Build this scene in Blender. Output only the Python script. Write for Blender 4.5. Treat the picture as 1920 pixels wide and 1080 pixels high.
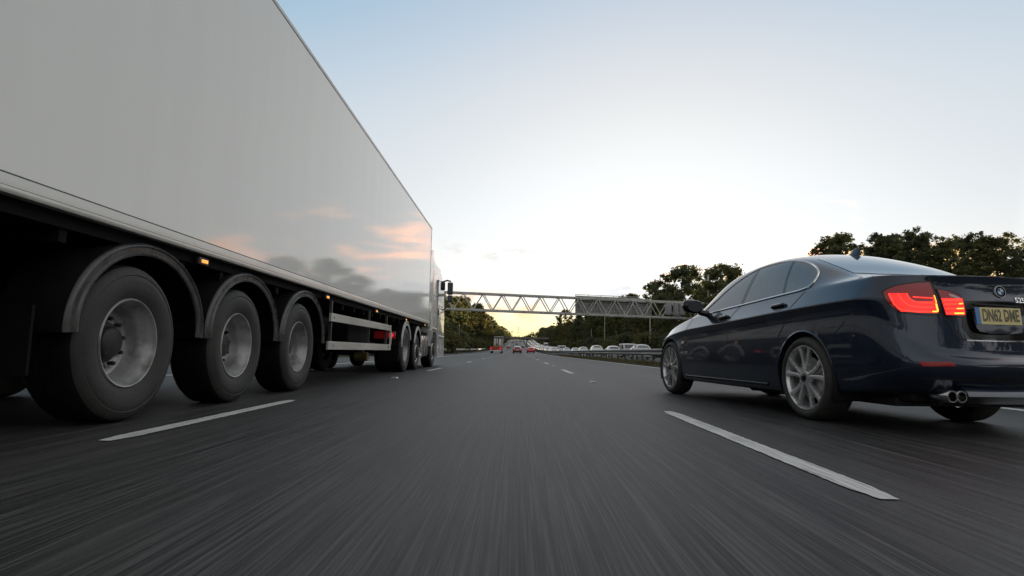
import bpy, bmesh, math, random
import numpy as np
from mathutils import Vector, Matrix
from mathutils.bvhtree import BVHTree
from mathutils.geometry import delaunay_2d_cdt

for _o in list(bpy.data.objects):
    bpy.data.objects.remove(_o)
SC = bpy.context.scene
COL = SC.collection
R = math.radians
PI = math.pi

# ------------------------------------------------------------------ camera
cam = bpy.data.cameras.new('camera')
cam.sensor_width = 36.0
cam.lens = 1108 / 1920 * 36
cam.clip_start = 0.05
cam.clip_end = 20000
camo = bpy.data.objects.new('camera', cam)
COL.objects.link(camo)
def _cam_axis(v):
    x, y, z = v
    c, s = math.cos(-.0106), math.sin(-.0106); x, y = c*x - s*y, s*x + c*y
    c, s = math.cos(.1070), math.sin(.1070); d, u = c*y + s*z, c*z - s*y
    c, s = math.cos(.0200), math.sin(.0200)
    return (c*x + s*u, -s*x + c*u, -d)
_cols = [_cam_axis(e) for e in ((1,0,0),(0,1,0),(0,0,1))]
_M = Matrix(((_cols[0][0],_cols[1][0],_cols[2][0]),(_cols[0][1],_cols[1][1],_cols[2][1]),(_cols[0][2],_cols[1][2],_cols[2][2])))
camo.matrix_world = Matrix.Translation((0,0,.52)) @ _M.transposed().to_4x4()
SC.camera = camo

# ------------------------------------------------------------------ light
SUN_AZ, SUN_EL = R(13.0), R(3.3)          # azimuth to the right of straight ahead (+Y)
SC.view_settings.view_transform = 'Standard'
SC.view_settings.look = 'None'
SC.view_settings.gamma = 1.0
SC.view_settings.exposure = 2.79
W = bpy.data.worlds.new('World')
SC.world = W
W.use_nodes = True

class NG:
    """small helper to write node graphs"""
    def __init__(self, tree):
        self.t = tree; self.n = tree.nodes; self.l = tree.links
    def node(self, kind, ins=None, **props):
        nd = self.n.new(kind)
        for k, v in props.items(): setattr(nd, k, v)
        for k, v in (ins or {}).items(): self.set(nd, k, v)
        return nd
    def set(self, nd, key, v):
        s = nd.inputs[key]
        if isinstance(v, bpy.types.NodeSocket): self.l.new(v, s)
        elif isinstance(v, bpy.types.Node): self.l.new(v.outputs[0], s)
        else: s.default_value = v
    def math(self, op, a, b=0.0, c=None, clamp=False):
        nd = self.node('ShaderNodeMath', {0: a, 1: b}, operation=op, use_clamp=clamp)
        if c is not None: self.set(nd, 2, c)
        return nd.outputs[0]
    def mixc(self, fac, a, b, mode='MIX'):
        nd = self.node('ShaderNodeMix', data_type='RGBA', blend_type=mode)
        self.set(nd, 0, fac); self.set(nd, 6, a); self.set(nd, 7, b)
        return nd.outputs[2]
    def ramp(self, fac, stops):
        nd = self.node('ShaderNodeValToRGB', {0: fac})
        el = nd.color_ramp.elements
        while len(el) < len(stops): el.new(.5)
        for e, (p, c) in zip(el, stops):
            e.position = p; e.color = c if len(c) == 4 else (*c, 1)
        return nd.outputs[0]
    def maprange(self, v, a, b, c=0.0, d=1.0, smooth=True):
        nd = self.node('ShaderNodeMapRange', {0: v, 1: a, 2: b, 3: c, 4: d}, interpolation_type='SMOOTHSTEP' if smooth else 'LINEAR')
        return nd.outputs[0]

VEIL, RIGHT_GAIN = .85, 12.0
TINT = (.955, 1.005, 1.045, 1)
SAT = (.95, .40, .80, -1.3)
def build_world():
    g = NG(W.node_tree); g.n.clear()
    sky = g.node('ShaderNodeTexSky', sky_type='NISHITA', sun_disc=False, sun_elevation=SUN_EL, sun_rotation=SUN_AZ,
                 altitude=50, air_density=1.0, dust_density=1.6, ozone_density=2.0)
    tc = g.node('ShaderNodeTexCoord')
    sep = g.node('ShaderNodeSeparateXYZ', {0: tc.outputs['Generated']})
    x, y, z = sep.outputs
    # clear-air model made paler, and its aureole is spread and softened
    sat = g.math('ADD', g.maprange(z, .02, .14, SAT[0], SAT[1]), g.math('ADD', g.maprange(z, .22, .55, 0.0, SAT[2]), g.maprange(z, .60, .85, 0.0, SAT[3])))
    sat = g.math('MULTIPLY', sat, g.maprange(y, .1, .6, .15, 1.0))
    gain = g.math('ADD', 1.0, g.math('MULTIPLY', g.maprange(x, .63, .78), RIGHT_GAIN))  # right-hand sky out of view brightened to light the trailer side
    col = g.node('ShaderNodeHueSaturation', {'Saturation': sat, 'Value': gain, 'Color': sky.outputs[0]}).outputs[0]
    sr = g.node('ShaderNodeSeparateColor', {0: col})
    comp = [g.math('DIVIDE', c, g.math('ADD', 1.0, g.math('MULTIPLY', c, VEIL))) for c in sr.outputs[:3]]
    col = g.node('ShaderNodeCombineColor', {0: comp[0], 1: comp[1], 2: comp[2]}).outputs[0]
    col = g.mixc(g.math('MULTIPLY', g.maprange(y, .45, .75), g.maprange(z, .10, .24)), col, g.mixc(1.0, col, TINT, 'MULTIPLY'))
    az = g.math('MULTIPLY', g.math('ARCTAN2', x, y), 180/PI)
    el = g.math('MULTIPLY', g.math('ARCSINE', z), 180/PI)
    def win(v, a, b, c, d): return g.math('MULTIPLY', g.maprange(v, a, b), g.maprange(v, d, c))
    # warm band of the sunset low over the road
    warm = g.math('MULTIPLY', g.maprange(el, 6.0, 1.0), win(az, -25, -8, 6, 16))
    col = g.mixc(warm, col, g.mixc(1.0, col, (1.22, 1.08, .66, 1), 'MULTIPLY'))
    # cloud streaks: noise stretched along the horizon
    vec = g.node('ShaderNodeCombineXYZ', {0: g.math('MULTIPLY', az, .105), 1: g.math('MULTIPLY', el, .42), 2: 3.7}).outputs[0]
    n1 = g.node('ShaderNodeTexNoise', {'Vector': vec, 'Scale': 1.0, 'Detail': 7.0, 'Roughness': .56, 'Distortion': .5}).outputs[0]
    pink = g.math('MULTIPLY', g.maprange(n1, .47, .59), win(el, 6.2, 7.6, 11.0, 14.5))
    pink = g.math('MULTIPLY', pink, win(az, 7, 11, 26, 31))
    col = g.mixc(g.math('MULTIPLY', pink, .9), col, g.mixc(1.0, col, (2.9, 1.5, .98, 1), 'MULTIPLY'))
    # grey bank below them and small grey puffs over the road
    vec2 = g.node('ShaderNodeCombineXYZ', {0: g.math('MULTIPLY', az, .30), 1: g.math('MULTIPLY', el, .75), 2: 9.1}).outputs[0]
    n2 = g.node('ShaderNodeTexNoise', {'Vector': vec2, 'Scale': 1.0, 'Detail': 8.0, 'Roughness': .6}).outputs[0]
    top = g.math('ADD', g.math('MULTIPLY', n2, 7.0), g.math('MULTIPLY', n1, 4.0))
    bank = g.math('MULTIPLY', g.maprange(g.math('SUBTRACT', top, el), -.6, .5), win(az, 5, 11, 60, 90))
    col = g.mixc(g.math('MULTIPLY', bank, .75), col, g.mixc(1.0, col, (.66, .70, .78, 1), 'MULTIPLY'))
    puff = g.math('MULTIPLY', g.maprange(n2, .52, .66), g.math('MULTIPLY', win(el, 7.5, 8.8, 9.8, 11.5), win(az, -9, -5, 1, 4)))
    col = g.mixc(g.math('MULTIPLY', puff, .6), col, g.mixc(1.0, col, (.80, .78, .74, 1), 'MULTIPLY'))
    rose = g.math('MULTIPLY', g.maprange(n2, .42, .58), g.math('MULTIPLY', win(el, 2.4, 3.4, 5.0, 6.4), win(az, -11, -7, 0, 4)))
    col = g.mixc(g.math('MULTIPLY', rose, .9), col, g.mixc(1.0, col, (.98, .80, .66, 1), 'MULTIPLY'))
    # sunset-lit cloud low on the right, seen through gaps in the trees
    gold = g.math('MULTIPLY', g.math('MULTIPLY', win(el, 4.0, 5.5, 8.5, 9.6), win(az, 26, 28, 38, 41)), g.maprange(n2, .30, .45))
    col = g.mixc(g.math('MULTIPLY', gold, .95), col, g.mixc(1.0, col, (1.35, .86, .34, 1), 'MULTIPLY'))
    bg = g.node('ShaderNodeBackground', {'Color': col, 'Strength': .15})
    out = g.node('ShaderNodeOutputWorld', {'Surface': bg.outputs[0]})
build_world()

sl = bpy.data.lights.new('sun', 'SUN')
sl.energy = 2.0
sl.angle = R(.5)
sl.color = (1.0, .78, .52)
so = bpy.data.objects.new('sun', sl)
COL.objects.link(so)
_sd = Vector((math.sin(SUN_AZ)*math.cos(SUN_EL), math.cos(SUN_AZ)*math.cos(SUN_EL), math.sin(SUN_EL)))
so.rotation_euler = _sd.to_track_quat('Z', 'Y').to_euler()
so.location = (40, 120, 60)

# ------------------------------------------------------------------ materials
MATS = {}
def mat(name, base, rough=.5, metal=0.0, var=.12, scale=8.0, spec=.5, coat=0.0, bump=0.0, bscale=60.0, stretch=None,
        emis=None, estr=0.0, trans=0.0, dirt=None, rvar=.08):
    """procedural Principled material: noise-varied colour and roughness"""
    m = bpy.data.materials.new(name); m.use_nodes = True
    g = NG(m.node_tree); g.n.clear()
    tc = g.node('ShaderNodeTexCoord').outputs['Object']
    if stretch:
        tc = g.node('ShaderNodeMapping', {'Vector': tc, 'Scale': stretch}).outputs[0]
    n = g.node('ShaderNodeTexNoise', {'Vector': tc, 'Scale': scale, 'Detail': 5.0, 'Roughness': .6}).outputs[0]
    lo = tuple(c*(1-var) for c in base) + (1,); hi = tuple(min(1, c*(1+var)) for c in base) + (1,)
    col = g.mixc(g.maprange(n, .3, .7), lo, hi)
    if dirt:
        n2 = g.node('ShaderNodeTexNoise', {'Vector': tc, 'Scale': dirt[1], 'Detail': 6.0, 'Roughness': .65}).outputs[0]
        col = g.mixc(g.math('MULTIPLY', g.maprange(n2, .48, .68), dirt[2]), col, (*dirt[0], 1))
    p = g.node('ShaderNodeBsdfPrincipled', {'Base Color': col, 'Metallic': metal, 'Specular IOR Level': spec,
               'Roughness': g.maprange(n, .25, .75, max(.02, rough-rvar), min(1, rough+rvar))})
    if coat: p.inputs['Coat Weight'].default_value = coat; p.inputs['Coat Roughness'].default_value = .03
    if emis: p.inputs['Emission Color'].default_value = (*emis, 1); p.inputs['Emission Strength'].default_value = estr
    if trans: p.inputs['Transmission Weight'].default_value = trans
    if bump:
        nb = g.node('ShaderNodeTexNoise', {'Vector': tc, 'Scale': bscale, 'Detail': 4.0}).outputs[0]
        b = g.node('ShaderNodeBump', {'Strength': bump, 'Distance': .02, 'Height': nb})
        g.l.new(b.outputs[0], p.inputs['Normal'])
    g.node('ShaderNodeOutputMaterial', {'Surface': p.outputs[0]})
    MATS[name] = m
    return m

def road_mat():
    m = bpy.data.materials.new('asphalt'); m.use_nodes = True
    g = NG(m.node_tree); g.n.clear()
    tc = g.node('ShaderNodeTexCoord').outputs['Object']
    fine = g.node('ShaderNodeTexNoise', {'Vector': g.node('ShaderNodeMapping', {'Vector': tc, 'Scale': (70, .75, 1)}).outputs[0], 'Scale': 1.0, 'Detail': 6.0, 'Roughness': .72}).outputs[0]
    agg = g.node('ShaderNodeTexNoise', {'Vector': g.node('ShaderNodeMapping', {'Vector': tc, 'Scale': (150, 1.6, 1)}).outputs[0], 'Scale': 1.0, 'Detail': 3.0, 'Roughness': .7}).outputs[0]
    big = g.node('ShaderNodeTexNoise', {'Vector': g.node('ShaderNodeMapping', {'Vector': tc, 'Scale': (1.1, .035, 1)}).outputs[0], 'Scale': 1.0, 'Detail': 4.0, 'Roughness': .55}).outputs[0]
    lng = g.node('ShaderNodeTexNoise', {'Vector': g.node('ShaderNodeMapping', {'Vector': tc, 'Scale': (19, .10, 1)}).outputs[0], 'Scale': 1.0, 'Detail': 4.0, 'Roughness': .6}).outputs[0]
    f = g.math('ADD', g.math('MULTIPLY', fine, .46), g.math('ADD', g.math('MULTIPLY', agg, .34), g.math('MULTIPLY', lng, .20)))
    f = g.math('ADD', .5, g.math('MULTIPLY', g.math('SUBTRACT', f, .5), 1.5))
    col = g.ramp(f, [(.40, (.006, .006, .006)), (.5, (.017, .0168, .0166)), (.61, (.062, .061, .0595))])
    col = g.mixc(g.maprange(big, .35, .65, .0, .42), col, (.040, .039, .038, 1))
    # oil-darkened strip in the middle of each lane and paler polished wheel tracks
    x = g.node('ShaderNodeSeparateXYZ', {0: tc}).outputs[0]
    ph = g.math('MULTIPLY', g.math('ADD', x, 2.22), 2*PI/3.62)
    tr = g.math('COSINE', g.math('MULTIPLY', ph, 2.0))
    col = g.mixc(g.math('MULTIPLY', g.maprange(tr, -.2, 1.0), .20), col, (.072, .070, .068, 1))
    bh = g.math('ADD', g.math('MULTIPLY', agg, .6), g.math('MULTIPLY', fine, .6))
    b = g.node('ShaderNodeBump', {'Strength': .35, 'Distance': .008, 'Height': bh})
    p = g.node('ShaderNodeBsdfPrincipled', {'Base Color': col, 'Roughness': g.maprange(f, .3, .7, .50, .68), 'Specular IOR Level': g.maprange(f, .34, .66, .16, .62), 'Normal': b.outputs[0]})
    g.node('ShaderNodeOutputMaterial', {'Surface': p.outputs[0]})
    return m

def leaf_mat(name, c0, c1, c2):
    m = bpy.data.materials.new(name); m.use_nodes = True
    g = NG(m.node_tree); g.n.clear()
    tc = g.node('ShaderNodeTexCoord').outputs['Object']
    n = g.node('ShaderNodeTexNoise', {'Vector': tc, 'Scale': .55, 'Detail': 3.0}).outputs[0]
    n2 = g.node('ShaderNodeTexNoise', {'Vector': tc, 'Scale': 5.0, 'Detail': 2.0}).outputs[0]
    rnd = g.node('ShaderNodeObjectInfo').outputs['Random']
    f = g.math('ADD', g.math('MULTIPLY', n, .7), g.math('ADD', g.math('MULTIPLY', n2, .45), g.math('MULTIPLY', g.math('SUBTRACT', rnd, .5), .35)))
    col = g.ramp(f, [(.30, c0), (.55, c1), (.80, c2)])
    d = g.node('ShaderNodeBsdfPrincipled', {'Base Color': col, 'Roughness': .62, 'Specular IOR Level': .3})
    t = g.node('ShaderNodeBsdfTranslucent', {'Color': g.mixc(1.0, col, (1.12, 1.05, .65, 1), 'MULTIPLY')})
    s = g.node('ShaderNodeMixShader', {0: .50, 1: d.outputs[0], 2: t.outputs[0]})
    g.node('ShaderNodeOutputMaterial', {'Surface': s.outputs[0]})
    return m

def ground_mat():
    m = bpy.data.materials.new('verge_grass'); m.use_nodes = True
    g = NG(m.node_tree); g.n.clear()
    tc = g.node('ShaderNodeTexCoord').outputs['Object']
    n = g.node('ShaderNodeTexNoise', {'Vector': tc, 'Scale': .35, 'Detail': 8.0, 'Roughness': .65}).outputs[0]
    n2 = g.node('ShaderNodeTexNoise', {'Vector': tc, 'Scale': 9.0, 'Detail': 6.0, 'Roughness': .7}).outputs[0]
    col = g.ramp(n, [(.35, (.040, .045, .018)), (.52, (.075, .068, .034)), (.68, (.105, .090, .055))])
    col = g.mixc(g.maprange(n2, .35, .7), col, (.035, .036, .018, 1))
    b = g.node('ShaderNodeBump', {'Strength': .8, 'Distance': .06, 'Height': n2})
    p = g.node('ShaderNodeBsdfPrincipled', {'Base Color': col, 'Roughness': .95, 'Specular IOR Level': .1, 'Normal': b.outputs[0]})
    g.node('ShaderNodeOutputMaterial', {'Surface': p.outputs[0]})
    return m

def trailer_mat():
    """white gel-coat panel: glossy, faintly wavy, road grime thin streaks"""
    m = bpy.data.materials.new('trailer_white'); m.use_nodes = True
    g = NG(m.node_tree); g.n.clear()
    tc = g.node('ShaderNodeTexCoord').outputs['Object']
    st = g.node('ShaderNodeTexNoise', {'Vector': g.node('ShaderNodeMapping', {'Vector': tc, 'Scale': (1, 3.2, .25)}).outputs[0], 'Scale': 1.0, 'Detail': 6.0, 'Roughness': .6}).outputs[0]
    col = g.mixc(g.maprange(st, .35, .7), (.83, .828, .79, 1), (.805, .80, .765, 1))
    wv = g.node('ShaderNodeTexNoise', {'Vector': g.node('ShaderNodeMapping', {'Vector': tc, 'Scale': (1, .5, 1.1)}).outputs[0], 'Scale': 1.0, 'Detail': 2.0}).outputs[0]
    b = g.node('ShaderNodeBump', {'Strength': .05, 'Distance': .03, 'Height': wv})
    p = g.node('ShaderNodeBsdfPrincipled', {'Base Color': col, 'Roughness': g.maprange(st, .3, .7, .045, .075), 'Specular IOR Level': .36, 'Normal': b.outputs[0]})
    g.node('ShaderNodeOutputMaterial', {'Surface': p.outputs[0]})
    return m

asphalt = road_mat()
grass_ground = ground_mat()
trailer_white = trailer_mat()
paint_line = mat('road_paint', (.58, .58, .56), .65, var=.14, scale=30, dirt=((.16, .16, .155), 42.0, .55), stretch=(1, .06, 1), bump=.2)
rubber = mat('tyre_rubber', (.030, .029, .027), .72, var=.3, scale=5, dirt=((.05, .046, .04), 3.0, .5), bump=.15, bscale=40)
tread_shade = mat('tyre_tread_shade', (.009, .009, .009), .85, var=.3, scale=5, spec=.15)  # tread darker than dusty sidewall: shade under the trailer put into colour
rim_steel = mat('wheel_steel', (.38, .38, .375), .42, metal=.45, var=.18, scale=6, dirt=((.10, .09, .08), 5.0, .55))
hub_dark = mat('hub_dark', (.016, .016, .016), .55, var=.3, scale=14, dirt=((.10, .09, .08), 9.0, .5))
guard_plastic = mat('mudguard_plastic', (.055, .054, .053), .30, var=.2, scale=7, dirt=((.10, .095, .09), 4.0, .4))
chassis_black = mat('chassis_black', (.006, .006, .006), .8, var=.3, scale=5, spec=.12)
rail_alu = mat('anodised_rail', (.56, .55, .51), .34, metal=.25, var=.06, scale=2.5, dirt=((.35, .33, .30), 3.0, .35), stretch=(1, .3, 2))
bright_alu = mat('bright_aluminium', (.66, .66, .64), .30, metal=.85, var=.08, scale=6, dirt=((.30, .29, .27), 5.0, .4))
cab_white = mat('cab_white', (.60, .59, .56), .25, var=.05, scale=3, coat=.5, dirt=((.38, .36, .32), 2.5, .35))
dark_seal = mat('dark_seal', (.06, .06, .06), .6)
glass_dark = mat('tinted_glass', (.018, .020, .023), .04, var=.1, spec=1.0, rvar=.01)
side_glass = mat('side_window_glass', (.075, .080, .083), .04, var=.1, spec=1.0, rvar=.01)  # paler base stands in for sky reflected in and seen through the glass
rear_glass = mat('rear_window_glass', (.05, .055, .06), .05, var=.1, spec=1.0, coat=1.0, rvar=.01)
glass_grey = mat('grey_glass', (.045, .050, .055), .06, var=.1, spec=.8, rvar=.02)
amber = mat('amber_lamp', (.8, .25, .02), .3, emis=(1.0, .38, .07), estr=.17)
red_lamp = mat('red_lamp', (.5, .01, .02), .25, emis=(1.0, .04, .07), estr=.10)
red_dull = mat('red_reflector', (.28, .012, .012), .3, emis=(1.0, .05, .03), estr=.003)  # reflector red with a faint glow of its own added
brass = mat('brassy_steel', (.20, .15, .06), .4, metal=.6, var=.3)
galv = mat('galvanised_steel', (.42, .415, .38), .5, metal=.25, var=.2, scale=3, dirt=((.10, .095, .08), 2.0, .5))
galv_dark = mat('weathered_barrier_steel', (.085, .085, .082), .5, metal=.35, var=.25, scale=2, dirt=((.07, .06, .05), 1.5, .5), stretch=(1, .4, 2))
panel_grey = mat('sign_back_grey', (.23, .23, .23), .6, var=.10, scale=1.5)
concrete = mat('concrete', (.23, .225, .21), .85, var=.2, scale=1.2, bump=.3)
bark = mat('bark', (.065, .05, .037), .9, var=.35, scale=3, bump=.6, bscale=14)
leaf_a = leaf_mat('leaves_green', (.042, .052, .022), (.085, .095, .040), (.13, .135, .06))
leaf_b = leaf_mat('leaves_olive', (.042, .045, .018), (.090, .086, .032), (.15, .13, .052))
leaf_c = leaf_mat('leaves_dark', (.045, .058, .034), (.085, .100, .055), (.125, .138, .075))
twig_leaf = leaf_mat('dry_grass', (.050, .046, .022), (.10, .09, .045), (.16, .14, .075))

# ------------------------------------------------------------------ mesh helpers
SPLIT = set('side_deflector wheel_well panel_seam axle_gear hanger bolt hand_hole strap arch_lip door_seam sill_trim control_box panel_rib panel_post light_bar bulb_glow lamp_edge lid_seam window_pillar door_gap mirror_glass mirror_housing cab_trim underrun_and_shade_plate headboard_bar head_frame footing parapet abutment'.split())
class MB:
    def __init__(self): self.bm = bmesh.new()
    def face(self, pts):
        vs = [self.bm.verts.new(p) for p in pts]
        return self.bm.faces.new(vs)
    def box(self, x0, x1, y0, y1, z0, z1, bev=0.0):
        r = bmesh.ops.create_cube(self.bm, size=1.0)
        vs = r['verts']
        for v in vs:
            v.co = Vector(((x0+x1)/2 + v.co.x*(x1-x0), (y0+y1)/2 + v.co.y*(y1-y0), (z0+z1)/2 + v.co.z*(z1-z0)))
        if bev > 0:
            es = list({e for v in vs for e in v.link_edges})
            bmesh.ops.bevel(self.bm, geom=es, offset=bev, segments=2, affect='EDGES', profile=.5)
        return self
    def tube(self, pts, r, n=10, caps=True):
        pts = [Vector(p) for p in pts]
        rs = r if isinstance(r, (list, tuple)) else [r]*len(pts)
        rings = []; up = None
        for i, p in enumerate(pts):
            d = (pts[min(i+1, len(pts)-1)] - pts[max(i-1, 0)]).normalized()
            if up is None:
                up = Vector((0,0,1)) if abs(d.z) < .9 else Vector((1,0,0))
            a = d.cross(up)
            if a.length < 1e-6: a = d.cross(Vector((1,.3,.2)))
            a.normalize(); b = a.cross(d).normalized(); up = b
            rings.append([self.bm.verts.new(p + rs[i]*(math.cos(t)*a + math.sin(t)*b)) for t in [2*PI*k/n + PI/n for k in range(n)]])
        for A, B in zip(rings, rings[1:]):
            for k in range(n): self.bm.faces.new((A[k], A[(k+1)%n], B[(k+1)%n], B[k]))
        if caps:
            self.bm.faces.new(rings[0][::-1]); self.bm.faces.new(rings[-1])
        return self
    def bar(self, p, q, w):      # square bar
        return self.tube([p, q], w*.7071, 4)
    def lathe(self, prof, c, n=48, sx=1, a0=0.0, a1=2*PI):
        """profile of (radius, axial); axis along x from c; sx = direction of +axial"""
        full = abs(a1-a0-2*PI) < 1e-6
        m = n if full else n+1
        rings = [[self.bm.verts.new((c[0]+sx*a, c[1]+r*math.cos(t), c[2]+r*math.sin(t))) for t in [a0+(a1-a0)*k/n for k in range(m)]] for r, a in prof]
        for A, B in zip(rings, rings[1:]):
            for k in range(n if full else n):
                k2 = (k+1) % m
                self.bm.faces.new((A[k], A[k2], B[k2], B[k]))
        return self
    def prism(self, pts, axis, a0, a1):
        """extrude the 2D outline along an axis; 2D = the other two axes in order"""
        def P(p, a):
            return {0: (a, p[0], p[1]), 1: (p[0], a, p[1]), 2: (p[0], p[1], a)}[axis]
        A = [self.bm.verts.new(P(p, a0)) for p in pts]; B = [self.bm.verts.new(P(p, a1)) for p in pts]
        n = len(pts)
        self.bm.faces.new(A); self.bm.faces.new(B[::-1])
        for k in range(n): self.bm.faces.new((A[k], B[k], B[(k+1)%n], A[(k+1)%n]))
        return self
    def loft(self, rings, closed=True, caps=True):
        V = [[self.bm.verts.new(p) for p in r] for r in rings]
        n = len(V[0])
        for A, B in zip(V, V[1:]):
            for k in range(n if closed else n-1): self.bm.faces.new((A[k], A[(k+1)%n], B[(k+1)%n], B[k]))
        if caps: self.bm.faces.new(V[0][::-1]); self.bm.faces.new(V[-1])
        return self
    def build(self, name, m, parent=None, smooth=38, recalc=True):
        bm = self.bm
        if name in SPLIT:
            # every loose piece becomes an object of its own
            seen = set(); out = None
            bm.verts.ensure_lookup_table()
            for v in bm.verts:
                if v in seen: continue
                st = [v]; seen.add(v); comp = []
                while st:
                    q = st.pop(); comp.append(q)
                    for e in q.link_edges:
                        w = e.other_vert(q)
                        if w not in seen: seen.add(w); st.append(w)
                nb = MB(); mp = {q: nb.bm.verts.new(q.co) for q in comp}
                for f in {f for q in comp for f in q.link_faces}: nb.bm.faces.new([mp[q] for q in f.verts])
                o = nb._build(name, m, parent, smooth, recalc); out = out or o
            bm.free()
            return out
        return self._build(name, m, parent, smooth, recalc)
    def _build(self, name, m, parent=None, smooth=38, recalc=True):
        bm = self.bm
        if recalc: bmesh.ops.recalc_face_normals(bm, faces=bm.faces)
        if smooth:
            for f in bm.faces: f.smooth = True
            for e in bm.edges:
                if len(e.link_faces) == 2 and e.calc_face_angle(0) > R(smooth): e.smooth = False
        me = bpy.data.meshes.new(name)
        bm.to_mesh(me); bm.free()
        return link(name, me, m, parent)

OFF = {}
def link(name, me, m, parent=None):
    o = bpy.data.objects.new(name, me)
    for mm in (m if isinstance(m, (list, tuple)) else [m]):
        if mm: me.materials.append(mm)
    COL.objects.link(o)
    if parent:
        o.parent = parent
        off = OFF.get(parent.name)
        if off is not None: me.transform(Matrix.Translation(-off))
        if off is not None: OFF[o.name] = off
    return o
def thing(name, label, cat, loc=(0,0,0), rz=0.0, group=None, world=True):
    """an Empty at the thing's base; with world=True its parts are authored in world coordinates"""
    o = bpy.data.objects.new(name, None); COL.objects.link(o)
    o.location = loc; o.rotation_euler = (0, 0, rz)
    o.empty_display_size = .3
    if world: OFF[o.name] = Vector(loc)
    return tag(o, label, cat, group)
def tag(o, label, cat, group=None):
    o['label'] = label; o['category'] = cat
    if group: o['group'] = group
    return o
def struct(o, kind='structure'):
    o['kind'] = kind
    return o
def copy_tree(o, parent=None):
    c = o.copy(); COL.objects.link(c)
    if parent: c.parent = parent
    for ch in list(o.children): copy_tree(ch, c)
    return c
def text_mesh(s, size, depth=.0, bold=0.0):
    cu = bpy.data.curves.new('lettering', 'FONT'); cu.body = s; cu.size = size; cu.extrude = depth; cu.offset = bold
    cu.align_x = 'CENTER'; cu.align_y = 'CENTER'
    o = bpy.data.objects.new('lettering', cu); COL.objects.link(o)
    dg = bpy.context.evaluated_depsgraph_get(); dg.update()
    me = bpy.data.meshes.new_from_object(o.evaluated_get(dg))
    bpy.data.objects.remove(o); bpy.data.curves.remove(cu)
    me.materials.clear()
    return me

# ------------------------------------------------------------------ ground, roads, markings
def zr(y):
    """level of the road along its length: flat, then a long climb to a distant crest"""
    if y < 60: return 0.0
    if y < 650: return 3.7e-5*(y-60)**2
    return 3.7e-5*590**2 + max(0, 2*3.7e-5*590*(y-650)*math.exp(-(y-650)/120))
YS = [-60, -20, 0, 10, 20, 40, 60] + [60+15*k for k in range(1, 50)] + [900, 1100, 1500, 2200, 3500]
def strip(name, xs, zs, m, y0=None, y1=None, kind='structure', parent=None):
    mb = MB()
    ys = [y for y in YS if (y0 is None or y > y0) and (y1 is None or y < y1)]
    if y0 is not None: ys = [y0] + ys
    if y1 is not None: ys = ys + [y1]
    V = [[mb.bm.verts.new((x, y, zr(y)+z)) for x, z in zip(xs, zs)] for y in ys]
    for A, B in zip(V, V[1:]):
        for k in range(len(xs)-1): mb.bm.faces.new((A[k], A[k+1], B[k+1], B[k]))
    o = mb.build(name, m, parent, smooth=60)
    if kind and not parent: struct(o, kind)
    return o
strip('ground', [-3000, -400, -60, -22, -14, -11, -9.7, 5.70, 5.78, 7.1, 7.18, 19.7, 21, 24, 32, 70, 400, 3000],
      [0, 2, 3.4, 2.6, .9, .25, -.02, -.02, .05, .05, -.02, -.02, .10, .6, 1.4, 2.2, 2, 0], grass_ground)
road = strip('road', [-9.7, -6, -2.2, 1.4, 5.72], [0.0]*5, asphalt, y1=3000)
opp = strip('opposite_road', [7.15, 9, 12.5, 16, 19.7], [0.0]*5, asphalt, y1=3000)
mrng = random.Random(17)
def marking(name, x, w, y0, y1, parent, ragged=False):
    """thermoplastic strip on the road; the near ones have worn, uneven edges"""
    mb = MB()
    if ragged:
        ys = [y0 + (y1-y0)*k/90 for k in range(91)]
        def half(k): 
            t = min(k, 90-k)/6
            return w/2*min(1, .55+.45*t) + mrng.uniform(-.0045, .0035)
        V = [[mb.bm.verts.new((x-half(k), y, .005)), mb.bm.verts.new((x+half(k), y, .005))] for k, y in enumerate(ys)]
    else:
        ys = [y0] + [y for y in YS if y0 < y < y1] + [y1]
        V = [[mb.bm.verts.new((x+s*w/2, y, zr(y)+.005)) for s in (-1, 1)] for y in ys]
    for A, B in zip(V, V[1:]): mb.bm.faces.new((A[0], A[1], B[1], B[0]))
    return mb.build(name, paint_line, parent)
marking('edge_line', 5.42, .18, -20, 900, road)
marking('edge_line', -5.92, .18, -20, 900, road)
for k in range(26):
    y = 3.2 + 11.5*k
    marking('lane_dash', -2.19, .115, y, y+2.65, road, k == 0)
    y = (2.27 if k == 0 else 3.3 + 11.6*k)
    marking('lane_dash', 1.39, .125, y, y+3.25, road, k == 0)
marking('edge_line', 7.5, .18, -20, 900, opp); marking('edge_line', 19.2, .18, -20, 900, opp)
for k in range(14):
    marking('lane_dash', 10.7, .12, 30+12*k, 33+12*k, opp); marking('lane_dash', 14.3, .12, 30+12*k, 33+12*k, opp)

# raised road studs between the dashes
stud_m = mat('stud_white', (.60, .60, .58), .35, var=.1)
def stud(x, y, label):
    t = thing('road_stud', label, 'road stud', (x, y, zr(y)), group='road studs between the lane dashes')
    mb = MB(); mb.prism([(-.06, 0), (-.04, .018), (.04, .018), (.06, 0)], 1, -.055, .055)
    mb.bm.transform(Matrix.Translation((x, y, zr(y)+.001))); mb.build('stud_body', stud_m, t)
    mb = MB(); mb.box(x-.03, x+.03, y-.060, y-.052, zr(y)+.006, zr(y)+.016); mb.build('reflector', bright_alu, t)
for k in range(7):
    y = 10.75 + 11.5*k
    stud(-2.2, y, 'small white road stud between lane dashes beside the white lorry, nearest on its line' if k == 0 else 'tiny white road stud in the far gaps of the left dashed line')
    stud(1.38, y, 'small white road stud between lane dashes beside the dark saloon' if k == 0 else 'tiny white road stud in the far gaps of the right dashed line')

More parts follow.
